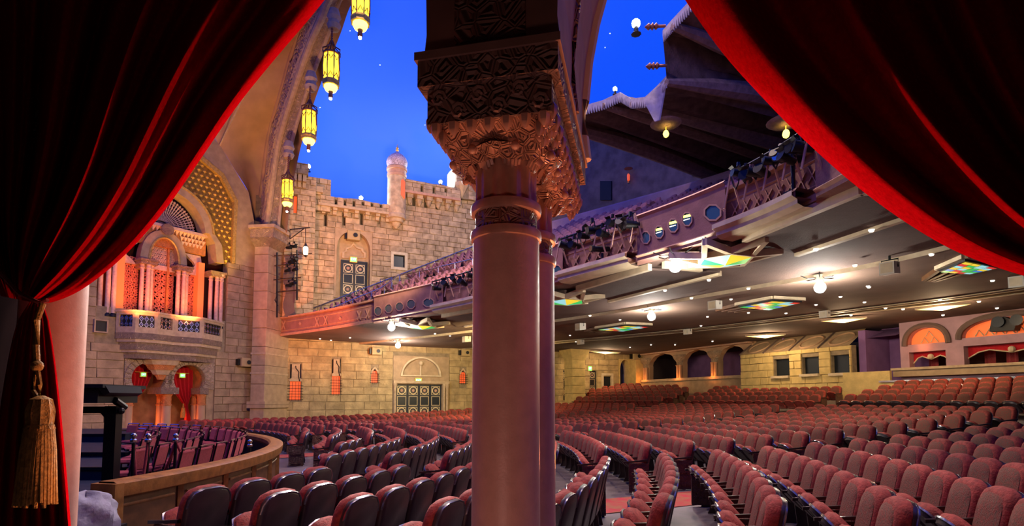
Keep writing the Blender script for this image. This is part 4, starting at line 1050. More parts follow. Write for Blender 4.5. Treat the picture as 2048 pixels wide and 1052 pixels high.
# cream ledges under the lamp clusters
for u0, u1 in ((880, 985), (1136, 1278), (1462, 1640)):
    p_ = front_path(u0, u1, .0, 8)
    led = empty('lamp_ledge', parent=bal)
    obj('ledge_slab', MB().sweep(at_z(p_, ZF0), [(-.02, .22), (.42, .24), (.46, .18), (.46, .06), (-.02, .04)]), M['fascia'], led)
    obj('ledge_moulding', MB().sweep(at_z(p_, ZF0), [(.46, .20), (.54, .18), (.54, .08), (.42, .02), (.42, -.06), (.28, -.12), (-.1, -.12)]), M['cream'], led)

# underside
def tz(t): return 5.70 if t < .8 else 5.62
def soff(t0, t1, z0, z1, n=6, shift=0):
    rows_ = []
    for k in range(n + 1):
        t = t0 + (t1 - t0) * k / n; rows_.append([FC[i] + AX * min(t, 27.6 - FC[i].dot(AX)) + Vector((0, 0, z0 + (z1 - z0) * k / n)) for i in range(len(FC))])
    return rows_
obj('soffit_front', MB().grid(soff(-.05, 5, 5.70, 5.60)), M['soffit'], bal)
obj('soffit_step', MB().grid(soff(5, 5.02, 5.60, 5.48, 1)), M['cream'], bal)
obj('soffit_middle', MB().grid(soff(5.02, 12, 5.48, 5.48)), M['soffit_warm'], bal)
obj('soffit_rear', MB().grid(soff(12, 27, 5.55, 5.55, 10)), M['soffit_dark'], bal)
for t in (11.75, 12.15, 12.9): obj('soffit_trim', MB().grid(soff(t, t + .16, 5.44, 5.44, 1) + soff(t + .16, t + .17, 5.60, 5.60, 1)), M['cream'], bal)
# coffers between the bays
def soffit_px(pts, z): return [atZ(u, v, z) for u, v in pts]
def slab(mb, pts, z0, z1):
    n = len(pts); mb.add([(p.x, p.y, z0) for p in pts] + [(p.x, p.y, z1) for p in pts], [tuple(range(n)), tuple(range(2 * n - 1, n - 1, -1))] + [(i, (i + 1) % n, n + (i + 1) % n, n + i) for i in range(n)])
    return mb
def bar_px(u0, v0, u1, v1, wm_, z, mname, nm, parent, h=.08):
    a, b = atZ(u0, v0, z), atZ(u1, v1, z); d = (b - a).normalized(); n = Vector((-d.y, d.x, 0)) * wm_
    obj(nm, slab(MB(), [a - n, a + n, b + n, b - n], z - h, z + .1), M[mname], parent)
for quad, tr in (([(1489, 478), (1725, 382), (1860, 420), (1593, 508)], [(1489, 478, 1723, 380), (1723, 380, 1800, 378), (1593, 507, 1840, 424)]),
                 ([(1160, 578), (1290, 540), (1440, 545), (1222, 602)], [(1155, 578, 1300, 535), (1218, 601, 1440, 546)]),
                 ([(885, 632), (960, 618), (1000, 640), (915, 655)], [(885, 632, 960, 618), (930, 652, 1000, 637)])):
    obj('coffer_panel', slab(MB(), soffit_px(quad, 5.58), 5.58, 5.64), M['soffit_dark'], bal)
    for a in tr: bar_px(*a, .07, 5.58, 'cream', 'coffer_trim', bal)
bar_px(1327, 530, 1402, 538, .07, 5.58, 'cream', 'coffer_trim', bal)

# stepped seating
NT = 14; DT, DZ = .95, .455
mb = MB(); rows_ = []
for k in range(NT):
    t0, t1 = .25 + k * DT, .25 + (k + 1) * DT; z = 6.15 + k * DZ
    rows_ += [[FC[i] + AX * t0 + Vector((0, 0, z)) for i in range(len(FC))], [FC[i] + AX * t1 + Vector((0, 0, z)) for i in range(len(FC))]]
obj('seating_steps', mb.grid(rows_), M['dark_wall'], bal)
TU = .25 + NT * DT; ZU = 6.15 + NT * DZ
obj('upper_parapet', MB().grid([[FC[i] + AX * t + Vector((0, 0, z)) for i in range(len(FC))] for t, z in ((TU, ZU - .6), (TU, ZU + .9), (TU + .02, ZU + 1.0), (TU + .3, ZU + 1.0), (TU + .3, ZU))]), M['mauve_plaster'], bal)
obj('cross_aisle', MB().grid([[FC[i] + AX * t + Vector((0, 0, ZU)) for i in range(len(FC))] for t in (TU, TU + 2.6)]), M['dark_wall'], bal)
wu = struct('wall_upper', 'dark wall at the back of the balcony', None)
obj('wall_face', MB().grid([[FC[i] + AX * (TU + 2.5) + Vector((0, 0, z)) for i in range(len(FC))] for z in (ZU - .2, 16, 20)]), M['dark_wall'], wu)
def upper_px(u, v, t):
    """point on the surface parallel to the balcony front at distance t behind it"""
    d = ray(u, v); az = d.x / d.y
    for i in range(len(FC) - 1):
        a, b = FC[i] + AX * t, FC[i + 1] + AX * t; fa, fb = a.x - az * a.y, b.x - az * b.y
        if fa <= 0 <= fb or fb <= 0 <= fa:
            p = a.lerp(b, fa / (fa - fb)); return Vector((p.x, p.y, CAMZ + d.z * p.y / d.y))
def upper_box(nm, u0, v0, u1, v1, t, m, parent, th=.1):
    q = [upper_px(u, v, t) for u, v in ((u0, v1), (u1, v1), (u1, v0), (u0, v0))]; q2 = [p + AX * th for p in q]
    return obj(nm, MB().add(q + q2, [(0, 1, 2, 3), (0, 4, 5, 1), (1, 5, 6, 2), (2, 6, 7, 3), (3, 7, 4, 0)]), M[m], parent)
tU = TU + 2.4
upper_box('doorway', 1200, 362, 1222, 400, tU, 'black', wu); upper_box('doorway', 1384, 312, 1406, 352, tU, 'black', wu); upper_box('recess_panel', 1478, 258, 1640, 318, tU, 'soffit_dark', wu)
FUp = Frame((upper_px(1300, 350, tU).x, upper_px(1300, 350, tU).y), (FC[42] - FC[34]))
exit_sign(FUp, 1207, 353, 0, 'green exit sign over a dark doorway at the back of the balcony', 7, 5)
p = upper_px(1257, 355, tU - .2)
lr = thing('wall_lamp', 'small red wall lamp on the dark back wall of the balcony', 'lamp', p); lr.scale = (.6, .6, .6)
obj('shade', MB().lathe([(.02, -.35), (.14, -.3), (.16, .25), (.06, .4)], n=8), M['red_glass'], lr, True); obj('backplate', MB().box(-.08, .08, .15, .25, -.5, .5), M['gold'], lr); obj('hood', MB().lathe([(.45, .95), (.05, 1.1)], n=10), M['fascia_trim'], lr)
# handrails on the balcony stairs
RAILPTS = []
def rail3(pts, label, posts=5, h=.9):
    for a_, b_ in zip(pts[:-1], pts[1:]):
        for j_ in range(9): c_ = a_.lerp(b_, j_ / 8); RAILPTS.append(Vector((c_.x, c_.y, 0)))
    t = thing('stair_rail', label, 'handrail', pts[0])
    P3 = [p - pts[0] for p in pts]
    obj('handrail', MB().tube([p + Vector((0, 0, h)) for p in P3], .03, 6), M['chrome'], t)
    for k in range(posts):
        f = k / (posts - 1) * (len(P3) - 1); i = min(int(f), len(P3) - 2); p = P3[i].lerp(P3[i + 1], f - i)
        obj('post', MB().tube([p, p + Vector((0, 0, h))], .022, 5), M['chrome'], t)
def bstep(u, t):  # point on the stepped seating under a pixel column
    p = upper_px(u, 600, t); p.z = 6.15 + max(0, int((t - .25) / DT)) * DZ; return p
rail3([FW.w(1.2 + k * 1.15, -.35, 6.2 + k * .56) for k in range(11)], 'thin metal handrail climbing the castle wall beside the balcony seats', 9)
rail3([bstep(668, .6), bstep(760, 3.4), bstep(800, 6)], 'thin metal handrail slanting up through the far balcony seats', 6)
rail3([bstep(760, 6.2), bstep(860, 6.2), bstep(945, 6.2)], 'metal rail along the cross aisle of the far balcony', 6)
rail3([bstep(1120, 2.4), bstep(1200, 4.5), bstep(1260, 6.5)], 'metal handrail beside the lamp cluster right of the column', 5)

# ------------------------------------------------------------------ lamps, fixtures, speakers on the underside
def flood(u, v, z, label, e_mat='lamp_white', size=.16):
    p = fas(u, v + 4, .2)[0] if z > 5.55 else atZ(u, v, z - .30)
    if z > 5.55: p.z = ZF0 - .42
    t = thing('flood_lamp', label, 'lamp', p)
    obj('bulb', MB().ball((0, 0, 0), size, 10), M[e_mat], t, True)
    obj('holder', MB().lathe([(.09, .16), (.11, .3), (.16, .36)], n=10), M['cream'], t, True)
    arms = MB()
    for k in range(6): a = k * PI / 3; arms.tube([(.1 * math.cos(a), .1 * math.sin(a), .28), (.35 * math.cos(a), .35 * math.sin(a), .26), (.55 * math.cos(a), .55 * math.sin(a), .34)], .014, 4)
    obj('arms', arms, M['black_metal'], t)
    return p
floods = [flood(1350, 498, 5.6, 'glaring white lamp under the balcony front beside the star fixture', size=.16),
          flood(1640, 575, 5.5, 'glaring white lamp on the soffit right of the middle stained glass panel', size=.16),
          flood(1303, 633, 5.5, 'glaring white lamp on the soffit beside the small stained glass panel', size=.16),
          flood(783, 646, 5.6, 'glaring white lamp under the far balcony bay', size=.17),
          flood(796, 691, 5.5, 'glaring white lamp low under the far balcony near the stone wall', size=.16)]
for p in floods: light('flood_light', 'POINT', p + Vector((0, 0, -.28)), FLOOD_W, (1, .93, .82), size=.12)
GL = ['glass_green', 'glass_yellow', 'glass_blue', 'glass_cyan', 'glass_red', 'glass_yellow']
def star_fixture(u, v, R, label):
    p = atZ(u, v, 5.35)
    t = thing('star_fixture', label, 'ceiling light', p, .35)
    gl = empty('stained_glass', parent=t)
    for k in range(6):
        a0, a1 = k * PI / 3, (k + 1) * PI / 3
        obj('glass_piece', MB().add([(0, 0, -.1), (R * .5 * math.cos(a0), R * .5 * math.sin(a0), 0), (R * .5 * math.cos(a1), R * .5 * math.sin(a1), 0)], [(0, 2, 1)]), M[['glass_cyan', 'glass_yellow', 'glass_green'][k % 3]], gl)
        m2 = MB(); c0 = Vector((R * .5 * math.cos(a0), R * .5 * math.sin(a0), 0)); c1 = Vector((R * .5 * math.cos(a1), R * .5 * math.sin(a1), 0)); am = (a0 + a1) / 2; tip = Vector((R * 1.05 * math.cos(am), R * 1.05 * math.sin(am), .12))
        for x, y in ((c0, c1), (c0, tip), (c1, tip)):
            d = (y - x).normalized(); n = d.cross(Vector((0, 0, 1))).normalized() * .06
            m2.add([x - n, x + n, y + n, y - n, x - n + Vector((0, 0, .16)), x + n + Vector((0, 0, .16)), y + n + Vector((0, 0, .16)), y - n + Vector((0, 0, .16))], [(0, 1, 2, 3), (7, 6, 5, 4), (0, 4, 5, 1), (1, 5, 6, 2), (2, 6, 7, 3), (3, 7, 4, 0)])
        obj('star_point', m2, M['cream'], t)
        obj('star_back', MB().add([c0 + Vector((0, 0, .2)), c1 + Vector((0, 0, .2)), tip + Vector((0, 0, .2))], [(0, 2, 1)]), M['soffit'], t)
    obj('ceiling_plate', MB().lathe([(R * .5, .02), (R * .6, .24), (R * .6, .3)], n=6), M['soffit_dark'], t)
star_fixture(1450, 523, 1.25, 'star-shaped wooden ceiling fixture with lit stained glass, nearest to view')
star_fixture(845, 655, 1.25, 'star-shaped wooden ceiling fixture with lit stained glass, left of the columns')
star_fixture(1133, 605, 1.25, 'star-shaped wooden ceiling fixture with lit stained glass, against the column edge')
def skylight(c4, label, seed):
    """stained-glass panel made of diamond panes; corner pixels give its place on the soffit"""
    z = 5.36; q = [atZ(u, v, z) for u, v in c4]; o = (q[0] + q[1] + q[2] + q[3]) / 4
    t = thing('stained_glass_panel', label, 'stained glass', o); q = [p - o for p in q]; rnd = random.Random(seed)
    N1, N2 = 6, 4
    at = lambda a, b: q[0].lerp(q[1], a).lerp(q[3].lerp(q[2], a), b)
    seq = ['glass_green', 'glass_blue', 'glass_yellow', 'glass_cyan', 'glass_red', 'glass_yellow', 'glass_cyan']
    for i in range(N1):
        for j in range(N2):
            e = .04; v4 = [at((i + e) / N1, (j + e) / N2), at((i + 1 - e) / N1, (j + e) / N2), at((i + 1 - e) / N1, (j + 1 - e) / N2), at((i + e) / N1, (j + 1 - e) / N2)]
            obj('glass_pane', MB().add([p_ - Vector((0, 0, .05)) for p_ in v4], [(0, 1, 2, 3)]), M[seq[(i + 2 * j + (i * j) % 3) % 7]], t)
    m2 = slab(MB(), [p * 1.03 for p in q], -.03, .12); obj('leaded_back', m2, M['black'], t)
    for k in range(4):
        a, b = q[k] * 1.1, q[(k + 1) % 4] * 1.1; d = (b - a).normalized(); n = Vector((-d.y, d.x, 0)) * .07
        obj('frame_bar', slab(MB(), [a - n, a + n, b + n, b - n], .02, .14), M['cream'], t)
    # dark lattice wings at the near end
    for k in range(4):
        a = q[0].lerp(q[3], k / 3); d = (q[0] - q[1]).normalized() * 1.3 + (q[3] - q[0]).normalized() * (.3 - .2 * k)
        b = a + d; dd = (b - a).normalized(); n = Vector((-dd.y, dd.x, 0)) * .05
        obj('lattice_wing', slab(MB(), [a - n, a + n, b + n, b - n], .0, .12), M['wood_dark'], t)
skylight([(1478, 612), (1545, 600), (1602, 603), (1538, 618)], 'stained-glass ceiling panel of coloured diamonds in the middle of the soffit', 1)
skylight([(1196, 658), (1250, 650), (1298, 652), (1246, 661)], 'small stained-glass ceiling panel of coloured diamonds nearest the columns', 2)
skylight([(1880, 541), (1930, 520), (1995, 533), (1940, 545)], 'stained-glass ceiling panel of coloured diamonds beside the right red curtain', 3)
def hang_speaker(u, v, w_, label, z=5.5):
    p = atZ(u, v, z - .5 * w_)
    t = thing('ceiling_speaker', label, 'speaker', p, .6)
    a = w_ / 2
    obj('cabinet', MB().add([(-a, -a * .8, -a * .9), (a * .7, -a * .8, -a * .7), (a * 1.1, 0, -a * .3), (a * .7, a * .8, -a * .7), (-a, a * .8, -a * .9), (-a, -a * .8, a * .6), (a * .7, -a * .8, a * .7), (a * 1.1, 0, a * .8), (a * .7, a * .8, a * .7), (-a, a * .8, a * .6)],
        [(4, 3, 2, 1, 0), (5, 6, 7, 8, 9), (0, 1, 6, 5), (1, 2, 7, 6), (2, 3, 8, 7), (3, 4, 9, 8), (4, 0, 5, 9)]), M['speaker_white'], t)
    obj('grille', MB().box(-a * 1.02, -a, -a * .65, a * .65, -a * .7, a * .45), M['cream'], t)
    obj('yoke', MB().tube([(0, -a * .85, 0), (0, -a * .9, a), (0, a * .9, a), (0, a * .85, 0)], .02, 5).tube([(0, 0, a), (0, 0, w_ * .75)], .03, 6), M['black_metal'], t)
for u, v, w_, lb in ((1780, 536, .42, 'white box speaker hanging from the soffit, near the stained glass by the right curtain'),
                     (1431, 610, .42, 'white box speaker hanging left of the middle stained-glass panel'),
                     (1162, 653, .42, 'white box speaker hanging beside the small stained-glass panel'),
                     (1376, 663, .36, 'white box speaker on the cream soffit rail, middle of the row'),
                     (1650, 628, .36, 'white box speaker on the cream soffit rail below the bright lamp'),
                     (1162, 684, .36, 'white box speaker on the soffit rail above the rear pillar'),
                     (2036, 563, .42, 'white box speaker on the soffit rail cut by the right edge'),
                     (934, 678, .42, 'white box speaker half hidden by the left edge of the column')): hang_speaker(u, v, w_, lb)
# amber strip lights
for i, (u0, v0, u1, v1) in enumerate(((1832, 620, 1940, 609), (1644, 643, 1732, 637), (1492, 673, 1570, 670), (1180, 703, 1240, 706))):
    a, b = atZ(u0, v0, 5.4), atZ(u1, v1, 5.4); o = (a + b) / 2; d = (b - a).normalized(); n = Vector((-d.y, d.x, 0)); L = (b - a).length / 2
    t = thing('strip_light', 'amber diamond-shaped ceiling light, ' + ('nearest the box arches', 'above the stone booths', 'left end of the stone booths', 'beside the rear pillar')[i], 'ceiling light', o)
    obj('diffuser', MB().add([d * -L, n * -.28, d * L, n * .28, Vector((0, 0, -.12))], [(0, 1, 4), (1, 2, 4), (2, 3, 4), (3, 0, 4)]), M['amber_strip'], t); light('strip_glow', 'POINT', o + Vector((0, 0, -.3)), 220, (1, .70, .40), size=.25)
    obj('rim', slab(MB(), [d * -L * 1.05, n * -.34, d * L * 1.05, n * .34], .0, .08), M['cream'], t)
# small downlights
for u, v in ((1632, 500), (1743, 462), (1418, 561), (1497, 578), (1383, 597), (1462, 599), (1497, 626), (1572, 627), (1632, 610), (1681, 594), (1729, 605), (1738, 575), (1771, 617), (1702, 631), (1863, 510), (1710, 532), (1736, 573), (1890, 556), (1985, 562), (1806, 619), (1958, 604), (1994, 617), (1886, 631), (1880, 600),
             (1330, 582), (1415, 634), (1402, 652), (1425, 683), (1350, 690), (1302, 690), (1260, 695), (1140, 671), (1152, 684), (1240, 640), (1180, 632), (662, 681), (640, 678), (700, 676), (870, 668), (900, 672)):
    p = atZ(u, v, 5.46)
    obj('downlight', MB().lathe([(.001, -.02), (.04, -.02), (.05, .0), (.06, .03)], p, 10), M['downlight'], bal)

# ------------------------------------------------------------------ stage lamps on the balcony front
def par_lamp():
    t = thing('stage_lamp', 'x', 'stage light')
    obj('body', MB().lathe([(.05, -.32), (.11, -.28), (.13, -.05), (.15, .18), (.16, .22)], n=12), M['black_metal'], t, True).rotation_euler = (PI / 2, 0, 0)
    obj('lens', MB().lathe([(.001, .20), (.14, .205)], n=12), M['dark_glass'], t).rotation_euler = (PI / 2, 0, 0)
    obj('yoke', MB().tube([(-.17, 0, 0), (-.17, 0, .26), (.17, 0, .26), (.17, 0, 0)], .018, 5), M['black_metal'], t)
    obj('clamp', MB().box(-.04, .04, -.05, .05, .26, .42), M['black_metal'], t)
    obj('barn_door', MB().add([(-.12, -.22, .13), (.12, -.22, .13), (.15, -.32, .19), (-.15, -.32, .19)], [(0, 1, 2, 3)]), M['black'], t)
    kids(t); return t
PL0 = par_lamp(); plused = [0]
def place_lamp(p, rz, label, sc_=1.0):
    t = PL0 if not plused[0] else copy_tree(PL0); plused[0] = 1
    t.location = p; t.rotation_euler = (random.uniform(-.4, .1), 0, rz); t.scale = (sc_,) * 3
    tag(t, label, 'stage light', 'stage lamps along the balcony front'); return t
ordn = ['first', 'second', 'third', 'fourth', 'fifth', 'sixth', 'seventh', 'eighth', 'ninth', 'tenth', 'eleventh', 'twelfth', 'thirteenth', 'fourteenth', 'fifteenth', 'sixteenth']
def cluster(u0, u1, vs, n, where, sc_):
    a = fas(u0, vs, .55)[0]; b = fas(u1, vs, .55)[0]
    bar = thing('lamp_bar', 'black pipe carrying stage lamps, ' + where, 'pipe', a + Vector((0, 0, 0)))
    z = ZF1 + .12
    pth = [Vector((p.x, p.y, z)) - bar.location for p in front_path(u0, u1, .55, 8)]
    obj('pipe', MB().tube(pth, .03, 6), M['black_metal'], bar)
    for k in range(0, 9, 2):
        q = pth[k]; obj('strut', MB().tube([q, q + Vector((-.12, .1, -.75))], .025, 5).tube([q, q + Vector((.25, .1, -.75))], .025, 5), M['fascia_trim'], bar)
    cb = MB()
    for k in range(8):
        q0, q1 = pth[k], pth[k + 1]; cb.tube([q0 + (q1 - q0) * t + Vector((0, 0, -.35 * math.sin(t * PI) - .05)) for t in (0, .25, .5, .75, 1)], .018, 4)
    obj('cable', cb, M['black'], bar)
    for k in range(n):
        u = u0 + (u1 - u0) * (k + .5) / n; p, t = fas(u, vs, .6); nn_ = Vector((-t.y, t.x, 0)); nn_ = nn_ if nn_.dot(AX) < 0 else -nn_
        rz = math.atan2(-nn_.x, nn_.y) + PI + random.uniform(-.5, .5)
        place_lamp(Vector((p.x, p.y, z - .32 + random.uniform(-.05, .25))), rz, 'black stage lamp, %s from the left %s' % (ordn[k], where), sc_ * random.uniform(.9, 1.15))
cluster(864, 985, 600, 7, 'left of the column', .72)
cluster(1120, 1272, 520, 8, 'between column and octagon windows', .72)
cluster(1468, 1632, 380, 10, 'below the right curtain', .62)
# the two big follow spots
for u, v, lb, s in ((1205, 540, 'large white-lensed moving light standing on the balcony front ledge', .62), (1585, 318, 'long black follow spot standing highest on the balcony front', .7)):
    p = fas(u, v, .28)[0]; p.z = max(p.z, 6.25)
    t = thing('follow_spot', lb, 'stage light', p, .4)
    obj('barrel', MB().tube([(-.45 * s, 0, 0), (-.1 * s, 0, .02), (.35 * s, 0, .05)], [.13 * s, .15 * s, .12 * s], 12), M['black_metal'], t, True)
    obj('hood', MB().tube([(-.62 * s, 0, 0), (-.44 * s, 0, 0)], [.17 * s, .15 * s], 12), M['black'], t)
    obj('stand', MB().tube([(0, 0, -.1), (0, 0, 5.95 - p.z)], .04, 8).box(-.16, .16, -.1, .1, 5.93 - p.z, 5.98 - p.z), M['black_metal'], t)
    obj('lens', MB().tube([(-.63 * s, 0, 0), (-.62 * s, 0, 0)], .14 * s, 12), M['chrome'], t)
# ------------------------------------------------------------------ tent canopy over the balcony
edge = [(1085, 236, 24.2), (1120, 226, 23.5), (1165, 217, 22.7), (1205, 206, 22.2), (1240, 190, 21.7), (1262, 203, 21.0), (1290, 200, 20.0), (1312, 180, 19.2), (1333, 158, 18.6), (1329, 110, 18.5), (1325, 68, 18.2), (1345, 45, 17.5), (1378, 10, 16.8), (1420, -60, 15.5), (1480, -160, 14.5)]
E3 = [atY(*e) for e in edge]
tent = thing('tent_canopy', 'brown striped tent canopy with pale scalloped edges above the balcony', 'canopy', E3[4])
O_ = E3[4]; E3 = [p - O_ for p in E3]
Ef = []
for k in range(len(E3) - 1):
    for j in range(4): Ef.append(E3[k].lerp(E3[k + 1], j / 4))
Ef.append(E3[-1])
rows = []
for q in range(15):
    f = q / 14
    row = []
    for i, p in enumerate(Ef):
        b = p + AX * 14; b.z = (13.2 - O_.z) + .02 * i
        z = p.lerp(b, f); z.z += .9 * math.sin(f * PI) * (.5 + .5 * math.sin(i * .8)) + .25 * math.sin(i * 2.1) * f
        row.append(z)
    rows.append(row)
obj('roof_cloth', MB().grid(rows), M['tent'], tent, True)
for i in (0, 12, 20, 32, 44):
    i = min(i, len(Ef) - 1)
    obj('padded_rib', MB().tube([rows[q][i] - Vector((0, 0, .12)) for q in range(0, 15, 2)], [.12, .28, .36, .4, .4, .36, .3, .3], 8), M['tent_roll'], tent, True)
# scalloped valance
seg = [(0, 16), (16, 32), (40, 52)]
for s0, s1 in seg:
    for i in range(s0, s1):
        a, b = Ef[i], Ef[i + 1]
        for j in range(2):
            p, q = a.lerp(b, j / 2), a.lerp(b, (j + 1) / 2); m_ = (p + q) / 2; h = .30
            up_ = Vector((0, 0, .12))
            vs = [p + up_, q + up_, q - Vector((0, 0, h * .1)), m_ - Vector((0, 0, h)), p - Vector((0, 0, h * .1))]
            th = AX * .05
            obj('scallop', MB().add(vs + [v_ + th for v_ in vs], [(0, 1, 2, 3, 4), (9, 8, 7, 6, 5), (0, 5, 6, 1), (1, 6, 7, 2), (2, 7, 8, 3), (3, 8, 9, 4), (4, 9, 5, 0)]), M['tent_edge'], tent)
pp = [atY(u, v, 18.9) - O_ for u, v in ((1286, 200), (1332, 160), (1318, 240), (1309, 243))]
obj('corner_flap', MB().add(pp + [p + AX * .06 for p in pp], [(0, 3, 2, 1), (4, 5, 6, 7), (0, 4, 7, 3), (1, 2, 6, 5), (2, 3, 7, 6)]), M['tent_edge'], tent)
for u, v in ((1325, 52), (1327, 131)):
    a, b = atY(u + 6, v, 18.3) - O_, atY(u - 36, v + 2, 18.3) - O_
    obj('spear_pole', MB().tube([a, a.lerp(b, .35), a.lerp(b, .45), a.lerp(b, .55), a.lerp(b, .62), a.lerp(b, .72), a.lerp(b, .8), b], [.05, .05, .12, .05, .13, .06, .12, .01], 8), M['lantern_metal'], tent, True)
def bulb_at(p, label, r=.1, base=True, strength=None):
    t = thing('bare_lamp', label, 'lamp', p)
    obj('bulb', MB().ball((0, 0, 0), r, 10), M['lamp_white'], t, True)
    obj('socket', MB().lathe([(r * .5, -r * .8), (r * .6, -r * 2.2), (r * 1.2, -r * 2.6)], n=8), M['black_metal'], t)
    return t
p = atY(1272, 47, 19.5); bulb_at(p, 'bright white lamp against the blue sky beside the tent pole', .16)
p = atY(1230, 178, 21.9); bulb_at(p, 'small white lamp on the far scalloped tent edge', .09)
# glowing dish lamps under the canopy
for u, v, Y, lb in ((1332, 268, 19.5, 'small golden lantern under the round ceiling dish'), (1572, 268, 16.5, 'small golden lamp glowing near the right curtain under the canopy')):
    p = atY(u, v, Y); t = thing('golden_lamp', lb, 'lamp', p); t.scale = (.75, .75, .75)
    obj('globe', MB().lathe([(.02, -.18), (.11, -.12), (.15, 0), (.11, .12), (.05, .18)], n=8), M['lantern_bowl'], t)
    obj('dish', MB().lathe([(.2, .35), (.6, .42), (.75, .52), (.6, .6)], n=18), M['tent_roll'], t, True)
    obj('stem', MB().tube([(0, 0, .2), (0, 0, .6)], .03, 6), M['gold'], t)
    light('golden_lamp_light', 'POINT', p + Vector((0, -.1, .3)), 25, (1, .6, .15), size=.15)
# lamps behind the castle parapets
for u, v, y, lb in ((617, 333, 1.2, 'glaring white lamp on top of the left castle tower'), (722, 396, .9, 'white lamp glowing behind the lower battlement'), (881, 364, .9, 'white lamp glowing behind the upper battlement')):
    q = FW.w(*FW.p(u, v, y)); bulb_at(q, lb, .13); light('parapet_light', 'POINT', q + Vector((0, 0, .3)), PARA_W, (.85, .9, 1.0), size=.1)

# ------------------------------------------------------------------ rear wall: arcade, stone booths, recess, boxes
wb = struct('wall_back', 'rear wall with stone arcade, booths and box openings', FB)
xa0, xa1 = FB.p(1284, 740).x, FB.p(1503, 740).x
zpar = 3.45; ztop = 5.6
cols = [FB.p(u, 740).x for u in (1291, 1358, 1428)] + [xa1 - .1]
# arcade screen with lobed openings
def lobed(x0, x1, zs, zt):
    cx = (x0 + x1) / 2; hw = (x1 - x0) / 2; pts = []
    for k in range(25):
        a = PI - PI * k / 24; r = 1 + .07 * abs(math.sin(a * 5)); pts.append((cx + hw * math.cos(a) * min(1, r * .97), zs + (zt - zs) * math.sin(a) * r * .93))
    return pts
hol = []
for i in range(3):
    a, b = cols[i] + .3, cols[i + 1] - .3; hol.append([(a, zpar + .02)] + lobed(a, b, 4.5, 5.45) + [(b, zpar + .02)])
obj('arcade_screen', MB().prism([(xa0, zpar), (xa1, zpar), (xa1, ztop), (xa0, ztop)], .1, .5, hol), M['plaster'], wb)
obj('parapet_wall', MB().box(xa0, xa1, -.1, .4, 1.2, zpar), M['smooth_stone'], wb)
obj('parapet_cap', MB().box(xa0 - .05, xa1 + .05, -.2, .5, zpar - .12, zpar + .06), M['trim_stone'], wb)
obj('arcade_cornice', MB().box(xa0, xa1, -.25, .3, ztop - .15, ztop), M['fascia_trim'], wb)
for x in cols[:3]:
    c = empty('arcade_column', parent=wb)
    for dx in (-.12, .16):
        obj('shaft', MB().lathe([(.16, zpar), (.11, zpar + .15), (.105, 4.35), (.16, 4.45)], (x + dx, -.02, 0), 12), M['plaster'], c, True)
    obj('capital', MB().lathe([(.2, 4.4), (.26, 4.5), (.3, 4.7), (.5, 4.9), (.62, 5.1), (.62, 5.2)], (x, .08, 0), 8, squash=.6), M['carved_fine'], c)
for x in cols[:3]: light('arcade_glow', 'POINT', FB.w(x + .1, -.45, zpar + .15), 14, (1, .30, .06), size=.08)
obj('arcade_room', MB().box(xa0 - .5, xa1 + 2.0, 5.0, 5.1, 1, 5.6).box(xa1 + 1.9, xa1 + 2, .4, 5, 1, 5.6), M['purple_plaster'], wb)
# pier between side wall and arcade
obj('corner_pier', MB().cbox(-.2, xa0, -.6, .5, 1.0, 5.6, .03), M['booth_stone'], wb)
obj('rear_ceiling', MB().box(-1.5, 32, .0, 6.5, 5.58, 5.8), M['soffit_dark'], wb); obj('rear_end', MB().box(-1.6, -1.5, 0, 6.5, 0, 5.8), M['soffit_dark'], wb); obj('rear_floor', MB().box(-1.5, 32, .5, 6.5, 1.5, 1.6), M['soffit_dark'], wb)
# booths
xb0, xb1 = FB.p(1503, 740).x, FB.p(1727, 740).x
bo = empty('stone_booth', parent=wb)
wins = [rect_px(FB, 1546, 719, 1579, 751, -.9), rect_px(FB, 1603, 715, 1638, 747, -.9), rect_px(FB, 1661, 711, 1699, 745, -.9)]
zbt_, ztb = .9, max(w_[3] for w_ in wins) + .42
obj('booth_face', MB().prism([(xb0, zbt_), (xb1, zbt_), (xb1, ztb), (xb0, ztb)], -.85, -.5, [rpoly(w_) for w_ in wins]), M['mortar'], bo)
blocks(bo, 'booth_stone', xb0, xb1, 1.6, ztb, .8, .42, [(w_[0] - .02, w_[1] + .02, w_[2] - .1, w_[3] + .02) for w_ in wins], jit=.02, depth=.2, y=-.92)
obj('booth_inside', MB().box(xb0, xb1, .2, .3, zbt_, ztb), M['black'], bo)
for i, w_ in enumerate(wins):
    wn = empty('booth_window', parent=bo)
    obj('pane', MB().box(w_[0], w_[1], -.62, -.6, w_[2], w_[3]), M['dark_glass'], wn)
    obj('sill', MB().box(w_[0] - .05, w_[1] + .05, -1.08, -.6, w_[2] - .14, w_[2]), M['cream'], wn)
nb_ = 4; step = (xb1 - xb0) / nb_
